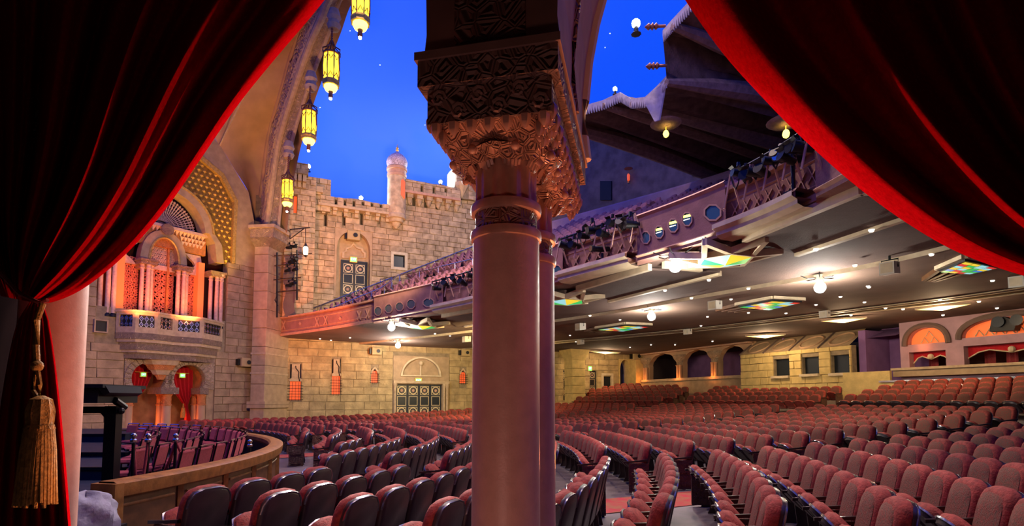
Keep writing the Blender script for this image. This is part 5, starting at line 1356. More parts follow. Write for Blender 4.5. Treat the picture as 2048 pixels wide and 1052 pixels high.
for i in range(nb_):
    x0, x1 = xb0 + i * step + .04, xb0 + (i + 1) * step - .04
    m2 = MB().add([(x0, -.95, ztb), (x1, -.95, ztb), (x1 - .1, .6, 5.6), (x0 - .1, .6, 5.6), (x0, -.75, ztb - .1), (x1, -.75, ztb - .1)], [(0, 1, 2, 3), (0, 4, 5, 1)])
    obj('cove_panel', m2, M['smooth_stone'], bo)
    cx_, cz_ = (x0 + x1) / 2, (ztb + 5.5) / 2
    m3 = MB(); n_ = 24; kx = (x1 - x0) * .36; 
    pth = []
    for k in range(n_ + 1):
        a = 2 * PI * k / n_; zz_ = cz_ + .36 * (5.6 - ztb) * math.sin(a); f = (zz_ - ztb) / (5.6 - ztb); pth.append((cx_ + kx * math.cos(a), -.97 + 1.55 * f, zz_))
    obj('cove_ring', m3.tube(pth, .05, 6), M['plaster'], bo)
    obj('cove_rib', MB().tube([(x0 - .04, -.97, ztb), (x0 - .14, .58, 5.6)], .05, 6), M['soffit_dark'], bo)
# purple recess
xc0, xc1 = xb1, FB.p(1800, 740).x
obj('recess_wall', MB().box(xc0, xc1 + .6, 1.6, 1.7, 1, 5.6), M['purple_plaster'], wb)
obj('recess_side', MB().box(xc0, xc0 + .35, -.3, 1.7, 1, 5.4), M['purple_plaster'], wb)
obj('recess_door', MB().prism(rpoly(rect_px(FB, 1735, 712, 1756, 755, 1.5)), 1.5, 1.58), M['black'], wb)
obj('recess_cove', MB().add([(xc0, -.2, 5.0), (xc1, -.2, 5.0), (xc1, 1.6, 5.55), (xc0, 1.6, 5.55)], [(0, 1, 2, 3)]), M['purple_plaster'], wb)
obj('low_partition', MB().box(xc0 - .2, xc1 + .3, -1.3, -1.15, 1.2, FB.p(1770, 742, -1.2).z), M['booth_stone'], wb)
# boxes with glowing lunettes
zl0 = FB.p(1852, 687, -.2).z
def box_arch(u0, u1, ul0, ul1, vpeak, vbase, wide, extra):
    x0, x1 = FB.p(u0, 690, -.2).x, FB.p(u1, 690, -.2).x; l0, l1 = FB.p(ul0, 690, -.2).x, FB.p(ul1, 690, -.2).x
    zp, zb_ = FB.p((ul0 + ul1) / 2, vpeak, -.2).z, FB.p((ul0 + ul1) / 2, vbase, -.2).z
    zp = min(zp, 5.45)
    pa_ = pointed(l0, l1, zb_, zp, 8)
    zrail = FB.p(u0 + 20, 738, -.2).z
    lowr = [(l0 + .05, zrail - .1), (l1 - .05, zrail - .1), (l1 - .05, zb_ - .35), (l0 + .05, zb_ - .35)]
    e = empty('box_bay', parent=wb)
    obj('bay_wall', MB().prism([(x0, 1.0), (x1, 1.0), (x1, 5.6), (x0, 5.6)], -.2, .2, [pa_, lowr]), M['mauve_plaster'], e)
    obj('arch_moulding', MB().tube([(x, -.24, z) for x, z in pointed(l0 - .1, l1 + .1, zb_ - .05, zp + .12, 8)], .12, 6), M['soffit'], e)
    lu = empty('lunette', parent=e)
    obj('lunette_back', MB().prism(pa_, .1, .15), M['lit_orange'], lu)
    m3 = MB(); n_ = int((l1 - l0) / .34)
    for r_ in range(5):
        for k in range(n_):
            x = l0 + (k + .5 + .5 * (r_ % 2)) * (l1 - l0) / n_; z_ = zb_ + .06 + r_ * .28
            if abs(x - (l0 + l1) / 2) > (l1 - l0) / 2 * (1 - ((z_ + .2 - zb_) / (zp - zb_)) ** 1.6) - .05: continue
            m3.tube([(x - .15, .06, z_), (x, .04, z_ + .24), (x + .15, .06, z_)], .03, 4)
    obj('lattice', m3, M['cream'], lu)
    obj('valance', MB().prism([(lowr[0][0], zb_ - .35), (lowr[1][0], zb_ - .35), (lowr[1][0], zb_ - .85)] + [(lowr[1][0] + (lowr[0][0] - lowr[1][0]) * k / 8, zb_ - (.85 if k in (0, 8) else .62 + .08 * math.cos(k * PI / 2))) for k in range(1, 9)], .15, .2), M['curtain_far'], e)
    obj('valance_trim', MB().tube([(lowr[1][0] + (lowr[0][0] - lowr[1][0]) * k / 8, .12, zb_ - (.85 if k in (0, 8) else .62 + .08 * math.cos(k * PI / 2))) for k in range(9)], .03, 5), M['cream'], e)
    obj('medallion', MB().ball(((l0 + l1) / 2, .08, zb_ - .58), .13, 8), M['cream'], e)
    obj('box_back', MB().box(x0, x1, 2.2, 2.3, 1.0, 5.5), M['soffit_dark'], e)
    for k in range(extra):
        x = lowr[0][0] + (k + .5) * (lowr[1][0] - lowr[0][0]) / extra
        obj('box_curtain', MB().grid([[(x - .2 + .4 * j / 8, 1.0 + .05 * math.sin(j * PI / 2), z_) for j in range(9)] for z_ in (zrail - .2, zb_ - .4)]), M['velvet'], e)
    return zrail
zr = box_arch(1800, 1906, 1815, 1893, 655, 687, 0, 2)
box_arch(1906, 2130, 1924, 2120, 632, 668, 1, 4)
obj('organ_ledge', MB().box(xc1, FB.p(2130, 700).x, -.55, .1, zr - .35, zr - .02), M['smooth_stone'], wb)
obj('ledge_cap', MB().box(xc1 - .05, FB.p(2130, 700).x, -.65, .1, zr - .06, zr + .05), M['trim_stone'], wb)
obj('box_front', MB().box(xc1 - .1, FB.p(2130, 700).x, -1.4, -1.25, 1.2, zr - .62), M['booth_stone'], wb)
obj('box_front_cap', MB().box(xc1 - .1, FB.p(2130, 700).x, -1.48, -1.2, zr - .62, zr - .54), M['chrome'], wb)
q = [FB.p(u, v, -.24) for u, v in ((1985, 664), (2035, 661), (2040, 645), (2015, 634), (1990, 640))]
sp_ = fthing(FB, 'lunette_speaker', 'dark green twin-driver speaker wedged in the right glowing lunette', 'speaker', (q[0].x, -.3, q[0].z))
obj('cabinet', MB().prism([(p.x - q[0].x, p.z - q[0].z) for p in q], -.2, .25), M['black'], sp_)
for k in (0, 1): obj('driver', MB().lathe([(.02, 0), (.2, .05), (.22, .1)], n=14), M['dark_glass'], sp_).rotation_euler = (PI / 2, 0, 0); sp_.children[-1].location = (.35 + .6 * k, -.22, .35)
light('lunette_light', 'POINT', FB.w((FB.p(1852, 690).x), -.5, zl0 - .1), 10, (1, .25, .06), size=.2)

# ------------------------------------------------------------------ lighting ladder and wall lantern by the pilaster
FL = Frame((FW.w(-.2, -2.0, 0).x, FW.w(-.2, -2.0, 0).y), (.97, .25))
a = FL.p(555, 632); 
lad = fthing(FL, 'light_ladder', 'black pipe ladder hung with stage lamps beside the pilaster', 'light rig', (a.x, 0, a.z))
def LP(u, v): q = FL.p(u, v); return Vector((q.x - a.x, 0, q.z - a.z))
for u0, v0, u1, v1 in ((554, 635, 554, 505), (594, 600, 594, 500)): obj('upright', MB().tube([LP(u0, v0), LP(u1, v1)], .05, 6), M['black_metal'], lad)
for v, ua, ub in ((510, 548, 624), (530, 549, 597), (558, 547, 602), (583, 552, 600)): obj('rung', MB().tube([LP(ua, v + 2), LP(ub, v - 3)], .04, 6), M['black_metal'], lad)
obj('pipe_tail', MB().tube([LP(554, 590), LP(550, 600), LP(556, 612)], .03, 5), M['black_metal'], lad)
for i, (u, v) in enumerate(((578, 495), (588, 493), (582, 523), (590, 521), (575, 541), (590, 539), (577, 571), (586, 567))):
    q = FL.p(u, v, -.15); place_lamp(FL.w(q.x, q.y, q.z), FL.rz + .8, 'black stage lamp on the pipe ladder, %s from the top' % ordn[i], .7)
q = FL.p(576, 540, .5); obj('dark_backing', MB().grid([[tuple(LP(u + 3 * math.sin(v / 9.), v) + Vector((0, .5 + .05 * k, 0))) for k, u in enumerate((566, 572, 580, 588))] for v in range(505, 632, 9)]), M['soffit_dark'], lad)  # dark sheet added in place of the arched opening and purple column
q = FW.p(611, 512, -2.4)
wlan = fthing(FW, 'wall_lantern', 'small bright lantern hanging from an iron bracket on the castle tower', 'lantern', (q.x, -2.4, q.z))
s = FW.p(611, 490, -2.4).z - q.z
obj('glass', MB().lathe([(.12 * s, .05 * s), (.2 * s, .2 * s), (.22 * s, .75 * s), (.14 * s, .85 * s)], n=8), mat('wall_lantern_glass', (1, .95, .8), .4, emit=(1, .85, .5), estr=4), wlan)
obj('cap', MB().lathe([(.26 * s, .84 * s), (.12 * s, 1.0 * s), (.03 * s, 1.2 * s)], n=8), M['iron'], wlan)
obj('base', MB().lathe([(.02 * s, -.1 * s), (.16 * s, .0 * s), (.2 * s, .07 * s)], n=8), M['iron'], wlan)
br = [FW.p(u, v, -2.4) - q for u, v in ((580, 478), (580, 459), (620, 455), (611, 455), (611, 488))]
obj('bracket', MB().tube([(br[0].x, 0, br[0].z), (br[1].x, 0, br[1].z), (br[2].x, 0, br[2].z)], .04, 6).tube([(br[0].x, 0, br[0].z), (br[3].x, 0, br[3].z)], .03, 6).tube([(br[3].x, 0, br[3].z), (br[4].x, 0, br[4].z)], .02, 5), M['iron'], wlan)
# ------------------------------------------------------------------ near arcade: columns, pier, spandrel
def near_column(x, y, label, cz0=0.0):
    fl = fz(*FN.w(x, y, 0).xy); zr1 = FN.p(1012, 455, -.2).z; zr2 = FN.p(1012, 400, -.2).z; zn = FN.p(1012, 308, -.2).z
    t = fthing(FN, 'column', label, 'column', (x, y, fl)); t['kind'] = 'structure'; b = fl; R = .2
    obj('base', MB().lathe([(R * 1.5, 0), (R * 1.5, .14), (R * 1.25, .2), (R * 1.3, .27), (R * 1.05, .34)], n=32), M['column_paint'], t, True)
    obj('shaft', MB().lathe([(R, .3), (R, 1.2), (R * .995, zr1 - b)], n=48), M['column_paint'], t, True)
    for nm, z in (('neck_ring', zr1), ('neck_ring', zr2)):
        obj(nm, MB().lathe([(R * .98, z - b - .03), (R * 1.05, z - b - .025), (R * 1.075, z - b), (R * 1.05, z - b + .025), (R * .98, z - b + .03)], n=48), M['capital_plain'], t, True)
    obj('carved_neck', MB().lathe([(R * .95, zr1 - b), (R * .93, (zr1 + zr2) / 2 - b), (R * .95, zr2 - b)], n=40), M['capital_paint'], t, True)
    obj('fluted_neck', MB().lathe([(R * .90, zr2 - b), (R * .88, (zr2 + zn) / 2 - b), (R * .92, zn - b), (R * 1.0, zn - b + .06)], n=96, flute=.06, nfl=12), M['capital_plain'], t, True)
    bell = empty('capital', parent=t)
    zb_ = FN.p(1012, 286, -.3).z - b
    obj('bell', MB().lathe([(R * .9, zn - b), (R * 1.05, zn - b + .05), (R * 1.25, zb_ - .06), (R * 1.65, zb_)], n=24, flute=.05, nfl=8), M['capital_paint'], bell, True)
    for k in range(8):
        a = k * PI / 4 + PI / 8; c, s = math.cos(a), math.sin(a)
        m2 = MB().ball((R * 1.42 * c, R * 1.42 * s, zn - b + .035), .046, 10).ball((R * 1.60 * c, R * 1.60 * s, zn - b + .0), .026, 8)
        for j in range(-2, 3):
            a2 = a + j * .10; m2.tube([(R * .95 * math.cos(a2), R * .95 * math.sin(a2), zn - b - .07 + .012 * abs(j)), (R * 1.12 * math.cos(a2), R * 1.12 * math.sin(a2), zn - b + .0), (R * 1.38 * math.cos(a2), R * 1.38 * math.sin(a2), zn - b + .07 - .012 * abs(j))], .014, 5)
        obj('acanthus_leaf', m2, M['capital_plain'], bell, True)
    return t
for x, lbs in ((0, ('pink painted column in front, nearest, splitting the view', 'pink painted column standing directly behind the front column')),
               (-3.42, ('orange-lit column at the left edge behind the curtain', 'rear column of the left pair, hidden by the curtain')),
               (3.42, ('pink column that the right curtain is tied to, beyond the right edge', 'rear column right of the frame behind the right curtain'))):
    for k, y in enumerate((0, .62)):
        if x != 0 and k == 1: continue
        near_column(x, y, lbs[k])
arcd = struct('wall_front', 'carved pier and horseshoe arches framing the view', FN, 'arcade wall')
z_b = FN.p(1012, 284, -.3).z; z_v = FN.p(990, 234, -.42).z; z_m = FN.p(990, 165, -.42).z; z_a = FN.p(990, 92, -.47).z
for x in (0, -3.42, 3.42):
    pr = empty('impost', parent=arcd); ye = 1.06 if x == 0 else .3
    # coved underside, carved block, abacus
    w0, w1 = .24, .345
    v8 = [(x - w0, -.24, z_b - .03), (x + w0, -.24, z_b - .03), (x + w0, ye - .18, z_b - .03), (x - w0, ye - .18, z_b - .03), (x - w1, -.40, z_v), (x + w1, -.40, z_v), (x + w1, ye - .02, z_v), (x - w1, ye - .02, z_v)]
    obj('coved_underside', MB().add(v8, [(0, 1, 5, 4), (1, 2, 6, 5), (2, 3, 7, 6), (3, 0, 4, 7), (3, 2, 1, 0)]), M['capital_paint'], pr)
    obj('carved_block', MB().box(x - .345, x + .345, -.42, ye, z_v, z_m), M['pier_paint'], pr)
    obj('abacus', MB().box(x - .385, x + .385, -.47, ye + .04, z_m, z_a), M['pier_paint'], pr)
    obj('abacus_cap', MB().box(x - .40, x + .40, -.485, ye + .06, z_a - .025, z_a + .02), M['pier_plain'], pr)
    # hanging bosses along the block edges
    for sx in (-1, 1):
        for k in range(12 if x == 0 else 5):
            yy = -.38 + k * 1.4 / 11
            for j in range(5):
                zz_ = z_b + .02 + j * (z_v - z_b) / 4; xx = x + sx * (.27 + .018 * j)
                obj('stalactite', MB().lathe([(.004, -.05), (.022, -.02), (.028, .02), (.01, .045)], (xx, yy + .03 * (j % 2), zz_), 6), M['capital_plain'], pr, True)
    for k in range(7):
        xx = x - .3 + k * .1
        obj('stalactite', MB().lathe([(.004, -.05), (.03, -.02), (.035, .02), (.01, .05)], (xx, -.40, z_v - .02), 6), M['capital_plain'], pr, True)
    for k in range(6):
        m2 = MB(); cx_ = x - .28 + k * .112; cz_ = (z_v + z_m) / 2
        m2.tube([(cx_ + .045 * (1 - t / 14) * math.cos(t * .8), -.425, cz_ + .05 * (1 - t / 14) * math.sin(t * .8) + .04 * (-1) ** k) for t in range(12)], .010, 5)
        obj('scroll', m2, M['pier_plain'], pr)
r_, zc_ = 1.34, z_a + .23
aL = [(-1.71 + r_ * math.cos(math.radians(a)), zc_ + (r_ if a > 180 or a < 0 else 2.3) * math.sin(math.radians(a))) for a in range(190, -11, -8)]
aR = [(x + 3.42, z) for x, z in aL]
out = [(-7, z_a), (-3.005, z_a)] + aL + [(-.375, z_a), (.375, z_a)] + aR + [(3.005, z_a), (7, z_a), (7, 7.6), (-7, 7.6)]
obj('spandrel', MB().prism(out, -.38, .3), M['pier_plain'], arcd)
midp = [p for p in aL if p[0] > -1.75] + [(-.375, z_a), (.375, z_a)] + [p for p in aR if p[0] < 1.75]
obj('deep_pier', MB().prism(midp + [(midp[-1][0], 7.6), (midp[0][0], 7.6)], .3, 1.02), M['pier_plain'], arcd)
obj('spandrel_panel', MB().prism([(-.2, z_a + .1), (.2, z_a + .1), (.2, z_a + .9), (-.2, z_a + .9)], -.40, -.36), M['pier_paint'], arcd)
for L_ in ([p for p in aL if p[0] > -1.75], [p for p in aR if p[0] < 1.75]):
    obj('arch_edge', MB().tube([(x, 1.03, z) for x, z in L_], .05, 8), M['cream'], arcd, True)
    obj('arch_lining', MB().tube([(x, .3, z) for x, z in L_], .03, 6), M['pier_paint'], arcd, True)
for x0, x1 in ((-7, -3.75), (3.75, 7)): obj('side_wall', MB().box(x0, x1, -.3, .0, -.3, z_a + .05), M['alcove_dark'], arcd)

alc = struct('wall_alcove', 'dim plaster alcove from which the house is seen', FN, 'wall')
obj('rear_wall', MB().box(-7, 7, -7.2, -7, -.3, 7.6), M['alcove_dark'], alc); obj('side_panel', MB().box(-7.2, -7, -7.2, .3, -.3, 7.6), M['alcove_dark'], alc); obj('side_panel', MB().box(7, 7.2, -7.2, .3, -.3, 7.6), M['alcove_dark'], alc)
obj('alcove_ceiling', MB().box(-7.2, 7.2, -7.2, .32, 7.6, 7.8), M['alcove_dark'], alc); obj('alcove_floor', MB().box(-7, 7, -7, 1.0, -.3, -.02), M['floor'], alc)
# ------------------------------------------------------------------ near curtains
def lerp2(a, b, f): return (a[0] + (b[0] - a[0]) * f, a[1] + (b[1] - a[1]) * f)
def swag(name, label, hem, top_end, tie_w, y0, sgn, folds, amp, seed):
    """tied-back curtain: fold lines run from the arch down to the tie"""
    hemf = [(p.x, p.y) for p in catmull([(u, v, 0) for u, v in hem], 6)]; n = len(hemf)
    T = hemf[-1]; S0 = hemf[0]; rows_ = []; NS = 220
    for k in range(NS + 1):
        s = k / NS; row = []
        tx, ty = S0[0] + (top_end[0] - S0[0]) * s, S0[1] + (top_end[1] - S0[1]) * s
        ex, ey = T[0] + tie_w[0] * s, T[1] + tie_w[1] * s
        for i, (u, v) in enumerate(hemf):
            f = i / (n - 1)
            # hem's own sag relative to its chord, fading away from the hem
            cx_, cy_ = S0[0] + (T[0] - S0[0]) * f, S0[1] + (T[1] - S0[1]) * f
            sag = (1 - s) ** 1.2
            uu = tx + (ex - tx) * f + (u - cx_) * sag; vv = ty + (ey - ty) * f + (v - cy_) * sag
            g = math.sin(PI * min(1, .12 + f * .88)) ** .5
            wv = folds(s); pinch = (1 - .75 * max(0, (f - .6) / .4) ** 1.5)
            yy = y0 - amp * wv * g * pinch + .06 * math.sin(f * 3 + s * 9) + .42 * max(0, 1 - s / .055) ** 2 * (1 - .6 * f)
            row.append(FN.p(uu, vv, yy))
        rows_.append([tuple(p) for p in row])
    o = fthing(FN, name, label, 'curtain', (0, 0, 0))
    mb = MB().grid(rows_ if sgn > 0 else rows_[::-1])
    obj('draped_cloth', mb, M['curtain'], o, True, sharp=80)
    return o
def folds_l(s): return 1.0 * math.sin(s * 2 * PI * 7.0 + .9) * (1 - .3 * s) + .35 * math.sin(s * 2 * PI * 17 + 1)
def folds_r(s): return 1.0 * math.sin(s * 2 * PI * 6.0 + .7) * (1 - .3 * s) + .30 * math.sin(s * 2 * PI * 15 + 2)
cl = swag('red_curtain', 'dark red velvet curtain tied back at the left, in front of the left column',
          [(680, -40), (625, 30), (540, 130), (470, 218), (400, 320), (330, 420), (250, 510), (170, 575), (110, 603), (72, 606)], (-420, -420), (-70, -14), -.62, 1, folds_l, .15, 1)
cr = swag('red_curtain', 'dark red velvet curtain swept down to the right across the upper right corner',
          [(1345, -40), (1390, 30), (1450, 112), (1520, 190), (1600, 272), (1700, 362), (1800, 437), (1900, 497), (2000, 537), (2120, 570), (2260, 596), (2360, 606)], (2900, -500), (90, -40), -.62, -1, folds_r, .15, 2)
# tails below the ties
for own, u0, sg in ((cl, 72, 1), (cr, 2370, -1)):
    rows_ = []
    for i in range(15):
        f = i / 14; v = 600 + f * 560; L_, R_ = u0 - sg * (10 + 100 * f ** .5), u0 + sg * (12 + 66 * f ** .6); row = []
        for k in range(61):
            s = k / 60; q = FN.p(L_ + (R_ - L_) * s, v, -.62 + (.012 + .055 * f) * math.sin(s * 6 * 2 * PI) - .05 * math.sin(s * PI)); row.append(tuple(q))
        rows_.append(row)
    obj('hanging_tail', MB().grid(rows_), M['curtain'], own, True, sharp=80)
# cord, knot and tassel
p0 = FN.p(76, 606, -.78); z_at = lambda v: FN.p(76, v, -.78).z - p0.z; x_at = lambda u, v: FN.p(u, v, -.78).x - p0.x
ts = fthing(FN, 'curtain_tassel', 'large gold tassel hanging on a cord from the left curtain', 'tassel', (p0.x, -.78, p0.z))
obj('cord', MB().tube([(x_at(78, 606), .02, 0), (x_at(74, 640), 0, z_at(640)), (x_at(72, 690), 0, z_at(690)), (x_at(74, 730), 0, z_at(730))], .016, 8).tube([(x_at(74, 730), 0, z_at(730)), (x_at(66, 780), 0, z_at(780)), (x_at(78, 800), 0, z_at(800))], .012, 6).tube([(x_at(74, 730), 0, z_at(730)), (x_at(80, 770), 0, z_at(770)), (x_at(78, 800), 0, z_at(800))], .012, 6), M['tassel_gold'], ts, True)
obj('knot', MB().ball((x_at(74, 732), 0, z_at(732)), .032, 10), M['tassel_gold'], ts, True)
zt_, zm_, ze_ = z_at(795), z_at(850), z_at(1008)
obj('head', MB().lathe([(.015, zt_ + .01), (.05, zt_ - .01), (.065, (zt_ + zm_) / 2), (.06, zm_), (.07, zm_ - .02)], (x_at(82, 800), 0, 0), 20, flute=.06, nfl=10), M['tassel_gold'], ts, True)
sk = MB()
for k in range(30):
    a = 2 * PI * k / 30; r0, r1 = .055, .085
    cx_ = x_at(82, 800); sk.tube([(cx_ + r0 * math.cos(a), r0 * math.sin(a), zm_), (cx_ + 1.25 * r0 * math.cos(a), 1.25 * r0 * math.sin(a), (zm_ * 2 + ze_) / 3), (cx_ + r1 * math.cos(a) + .006 * math.sin(k * 5), r1 * math.sin(a), ze_ + .02 * math.sin(k * 3))], [.011, .012, .010], 6)
tag(obj('fringe', sk, M['tassel_gold'], ts, True), kind='stuff')
tb = fthing(FN, 'tieback_cord', 'dark cord tying the left curtain to the wall', 'cord', (FN.p(60, 600, -.7).x, -.7, FN.p(60, 600, -.7).z))
obj('rope', MB().tube([FN.p(u, v, -.74) - FN.p(60, 600, -.74) for u, v in ((-60, 470), (0, 545), (40, 588), (80, 606), (96, 600))], .012, 6), M['velvet'], tb, True)

# ------------------------------------------------------------------ theatre seats
def taper(m, fn): m.v = [fn(*v) for v in m.v]; return m
lean = lambda x, y, z: (x, y + max(0, z - .40) * .24, z)
OUT = [(-.25, .36), (-.262, .60), (-.262, .84), (-.246, .925), (-.195, .99), (-.09, 1.02), (.09, 1.02), (.195, .99), (.246, .925), (.262, .84), (.262, .60), (.25, .36)]
def ring_loft(layers):
    m = MB(); n = len(layers[0])
    for l in layers: m.v += [tuple(p) for p in l]
    for i in range(len(layers) - 1):
        for k in range(n):
            k2 = (k + 1) % n; m.f.append((i * n + k, i * n + k2, (i + 1) * n + k2, (i + 1) * n + k))
    m.f.append(tuple(range(n))[::-1]); m.f.append(tuple((len(layers) - 1) * n + k for k in range(n)))
    return m
def sc2(f, dz=0, g=None): return [(x * f, .66 + (z - .66) * (g or f) + dz) for x, z in OUT]
def lay(pts, y): return [(x, y, z) for x, z in pts]
back_m = taper(ring_loft([lay(sc2(.96), .055), lay(sc2(1.0), .03), lay(sc2(1.0), -.025), lay(sc2(.95), -.055), lay(sc2(.86), -.066)][::-1]), lean)
panel_m = taper(ring_loft([lay(sc2(.86), -.060), lay(sc2(.84), -.072), lay(sc2(.5), -.082)][::-1]), lean)
shell_m = taper(ring_loft([lay(sc2(.93, -.03), .105), lay(sc2(.99, -.02), .085), lay(sc2(1.0, -.015), .05)][::-1]), lean)
rim_m = taper(MB().tube([(x, .09, z - .035) for x, z in OUT[2:10]], .012, 5), lean)
def seat_parts(ang=math.radians(48)):
    d = Vector((0, -math.cos(ang), math.sin(ang))); u = Vector((0, math.sin(ang), math.cos(ang))); h = Vector((0, -.02, .40)); m = MB()
    oc_ = [(-.22, 0), (-.225, .30), (-.18, .40), (-.06, .435), (.06, .435), (.18, .40), (.225, .30), (.22, 0)]
    cush = ring_loft([[h + Vector((x, 0, 0)) + d * l + u * .0 for x, l in oc_], [h + Vector((x * 1.02, 0, 0)) + d * l + u * .05 for x, l in oc_], [h + Vector((x * .8, 0, 0)) + d * (.2 + (l - .2) * .8) + u * .095 for x, l in oc_]])
    pan = ring_loft([[h + Vector((x * .9, 0, 0)) + d * (.2 + (l - .2) * .9) - u * .06 for x, l in oc_], [h + Vector((x * .98, 0, 0)) + d * l - u * .01 for x, l in oc_]])
    edge_ = MB().tube([h + Vector((x, 0, 0)) + d * (l + .008) - u * .012 for x, l in oc_[1:7]], .016, 5)
    return cush, pan, edge_
cush_m, pan_m, edge_m = seat_parts()
def arm_m(sx):
    m = MB(); x = sx * .29
    m.add([(x - .02, -.36, .615), (x + .02, -.36, .615), (x + .02, .12, .66), (x - .02, .12, .66), (x - .02, -.36, .65), (x + .02, -.36, .65), (x + .018, .12, .70), (x - .018, .12, .70), (x - .02, -.1, .675), (x + .02, -.1, .675)],
          [(3, 2, 1, 0), (4, 5, 9, 8), (8, 9, 6, 7), (0, 1, 5, 4), (1, 2, 6, 9, 5), (3, 0, 4, 8, 7)]); return m
def std_m(sx):
    x = sx * .29; pts = [(-.10, .0), (.12, .0), (.10, .1), (.07, .35), (.13, .64), (-.30, .62), (-.24, .54), (-.08, .42), (-.05, .12)]
    m = MB(); n = len(pts); m.v = [(x - .012, y, z) for y, z in pts] + [(x + .012, y, z) for y, z in pts]
    m.f = [tuple(range(n)), tuple(range(2 * n - 1, n - 1, -1))] + [(i, n + i, n + (i + 1) % n, (i + 1) % n) for i in range(n)]; return m
def endp_m(sx):
    x = sx * .28; return MB().cbox(-.24, .12, -.0, .045, .04, .60, .02) if False else MB().box(x - .028, x + .028, -.26, .14, .03, .62).box(x + sx * .028, x + sx * .04, -.2, .08, .36, .56).box(x + sx * .028, x + sx * .04, -.2, .08, .1, .3)
SM = {}
for nm, m_, mt, sm_ in (('backrest', back_m, 'seat_velvet', 1), ('back_panel', panel_m, 'seat_panel', 1), ('back_shell', shell_m, 'seat_shell', 1), ('shell_rim', rim_m, 'seat_metal', 1), ('seat_cushion', cush_m, 'seat_velvet', 1), ('seat_pan', pan_m, 'seat_shell', 1), ('pan_edge', edge_m, 'seat_metal', 1), ('armrest', arm_m(-1), 'seat_wood', 0), ('standard', std_m(-1), 'seat_shell', 0), ('armrest_right', arm_m(1), 'seat_wood', 0), ('end_panel', endp_m(1), 'end_panel', 0), ('end_panel_left', endp_m(-1), 'end_panel', 0)):
    m_.smooth = bool(sm_); me = m_.mesh(nm); me.materials.append(M[mt])
    if sm_: me.set_sharp_from_angle(angle=math.radians(50))
    SM[nm] = (me, m_, mt)
FP_ = Vector((-34.7, -1.3, 0)); AIS = [math.radians(a) for a in (17.4, 27.4, 37.4, 47.4)]
rows_r = [13.15 + .95 * i for i in range(21)] + [34.6 + .95 * i for i in range(9)]
RAILC = Vector((-15, 8.5, 0))
def project(p):
    d = Vector(p) - Vector((0, 0, CAMZ)); f = Vector((0, math.cos(TILT), math.sin(TILT))); up_ = Vector((0, -math.sin(TILT), math.cos(TILT)))
    zc = d.dot(f)
    return (1024 + F_PX * d.x / zc, PY0 - F_PX * d.dot(up_) / zc, zc)
seats = []
for ri, r in enumerate(rows_r):
    dphi = .585 / r; n0 = int(math.radians(-70) / dphi); n1 = int(math.radians(105) / dphi); off = (ri % 2) * .5; prevblk = None
    for k in range(n0, n1):
        a = (k + off) * dphi; x, y = CC.x + r * math.cos(a), CC.y + r * math.sin(a)
        P_ = Vector((x, y, 0))
        if y < 1.0 or (P_ - RAILC).length < 11.55: continue
        l = FW.loc((x, y, 0))
        if l.y > -1.0: continue
        if FO.loc((x, y, 0)).y > -2.2: continue
        if FB.loc((x, y, 0)).y > -2.0: continue
        ln = FN.loc((x, y, 0))
        if ln.y < 1.75: continue
        pv = FW.loc((x, y, 0)) - FW.loc(pil.location)
        if abs(pv.x) < 1.0 and abs(pv.y) < 1.15: continue
        q = P_ - FP_; bad = False; blk = 0; dmin = 9
        for A_ in AIS:
            dd = q.dot(Vector((-math.sin(A_), math.cos(A_), 0)))
            if abs(dd) < .78: bad = True
            if dd > 0: blk += 1
            dmin = min(dmin, abs(dd))
        if bad: continue
        z = floor_z(r); u, v, zc = project((x, y, z + .95))
        if zc < 1 or u < -60 or u > 2120 or v > 1110: continue
        seats.append(dict(r=ri, k=k, a=a, x=x, y=y, z=z, u=u, v=v, d=zc, blk=blk))
bykey = {}
for s in seats: bykey.setdefault((s['r'], s['blk']), []).append(s)
for key, L_ in bykey.items():
    L_.sort(key=lambda s: s['k'])
    for i, s in enumerate(L_): s['i'] = i; s['n'] = len(L_); s['last'] = i == len(L_) - 1 or L_[i + 1]['k'] != s['k'] + 1; s['first'] = i == 0 or L_[i - 1]['k'] != s['k'] - 1
inview = [s for s in seats if -10 < s['u'] < 2058 and s['v'] < 1062]
inview.sort(key=lambda s: s['d'])
near = set(id(s) for s in inview[:300])
def ordw(n):
    w_ = ordn + ['seventeenth', 'eighteenth', 'nineteenth', 'twentieth']
    if n < len(w_): return w_[n]
    t_ = {2: 'twenty', 3: 'thirty', 4: 'forty', 5: 'fifty'}[(n + 1) // 10]; o_ = (n + 1) % 10
    return t_ + '-' + ordn[o_ - 1] if o_ else {2: 'twentieth', 3: 'thirtieth', 4: 'fortieth', 5: 'fiftieth'}[(n + 1) // 10]
blkn = ['near block', 'second block', 'third block', 'fourth block', 'far block']
import numpy as np
stuffV = {}; stuffF = {}; stuffN = {}
def stuff_add(key, m_, x, y, z, rz, jz=0):
    V = np.array(m_.v); c, s = math.cos(rz), math.sin(rz)
    W_ = np.stack([V[:, 0] * c - V[:, 1] * s + x, V[:, 0] * s + V[:, 1] * c + y, V[:, 2] + z], 1)
    b = stuffN.get(key, 0); stuffV.setdefault(key, []).append(W_); stuffF.setdefault(key, []).extend([tuple(i + b for i in f) for f in m_.f]); stuffN[key] = b + len(V)
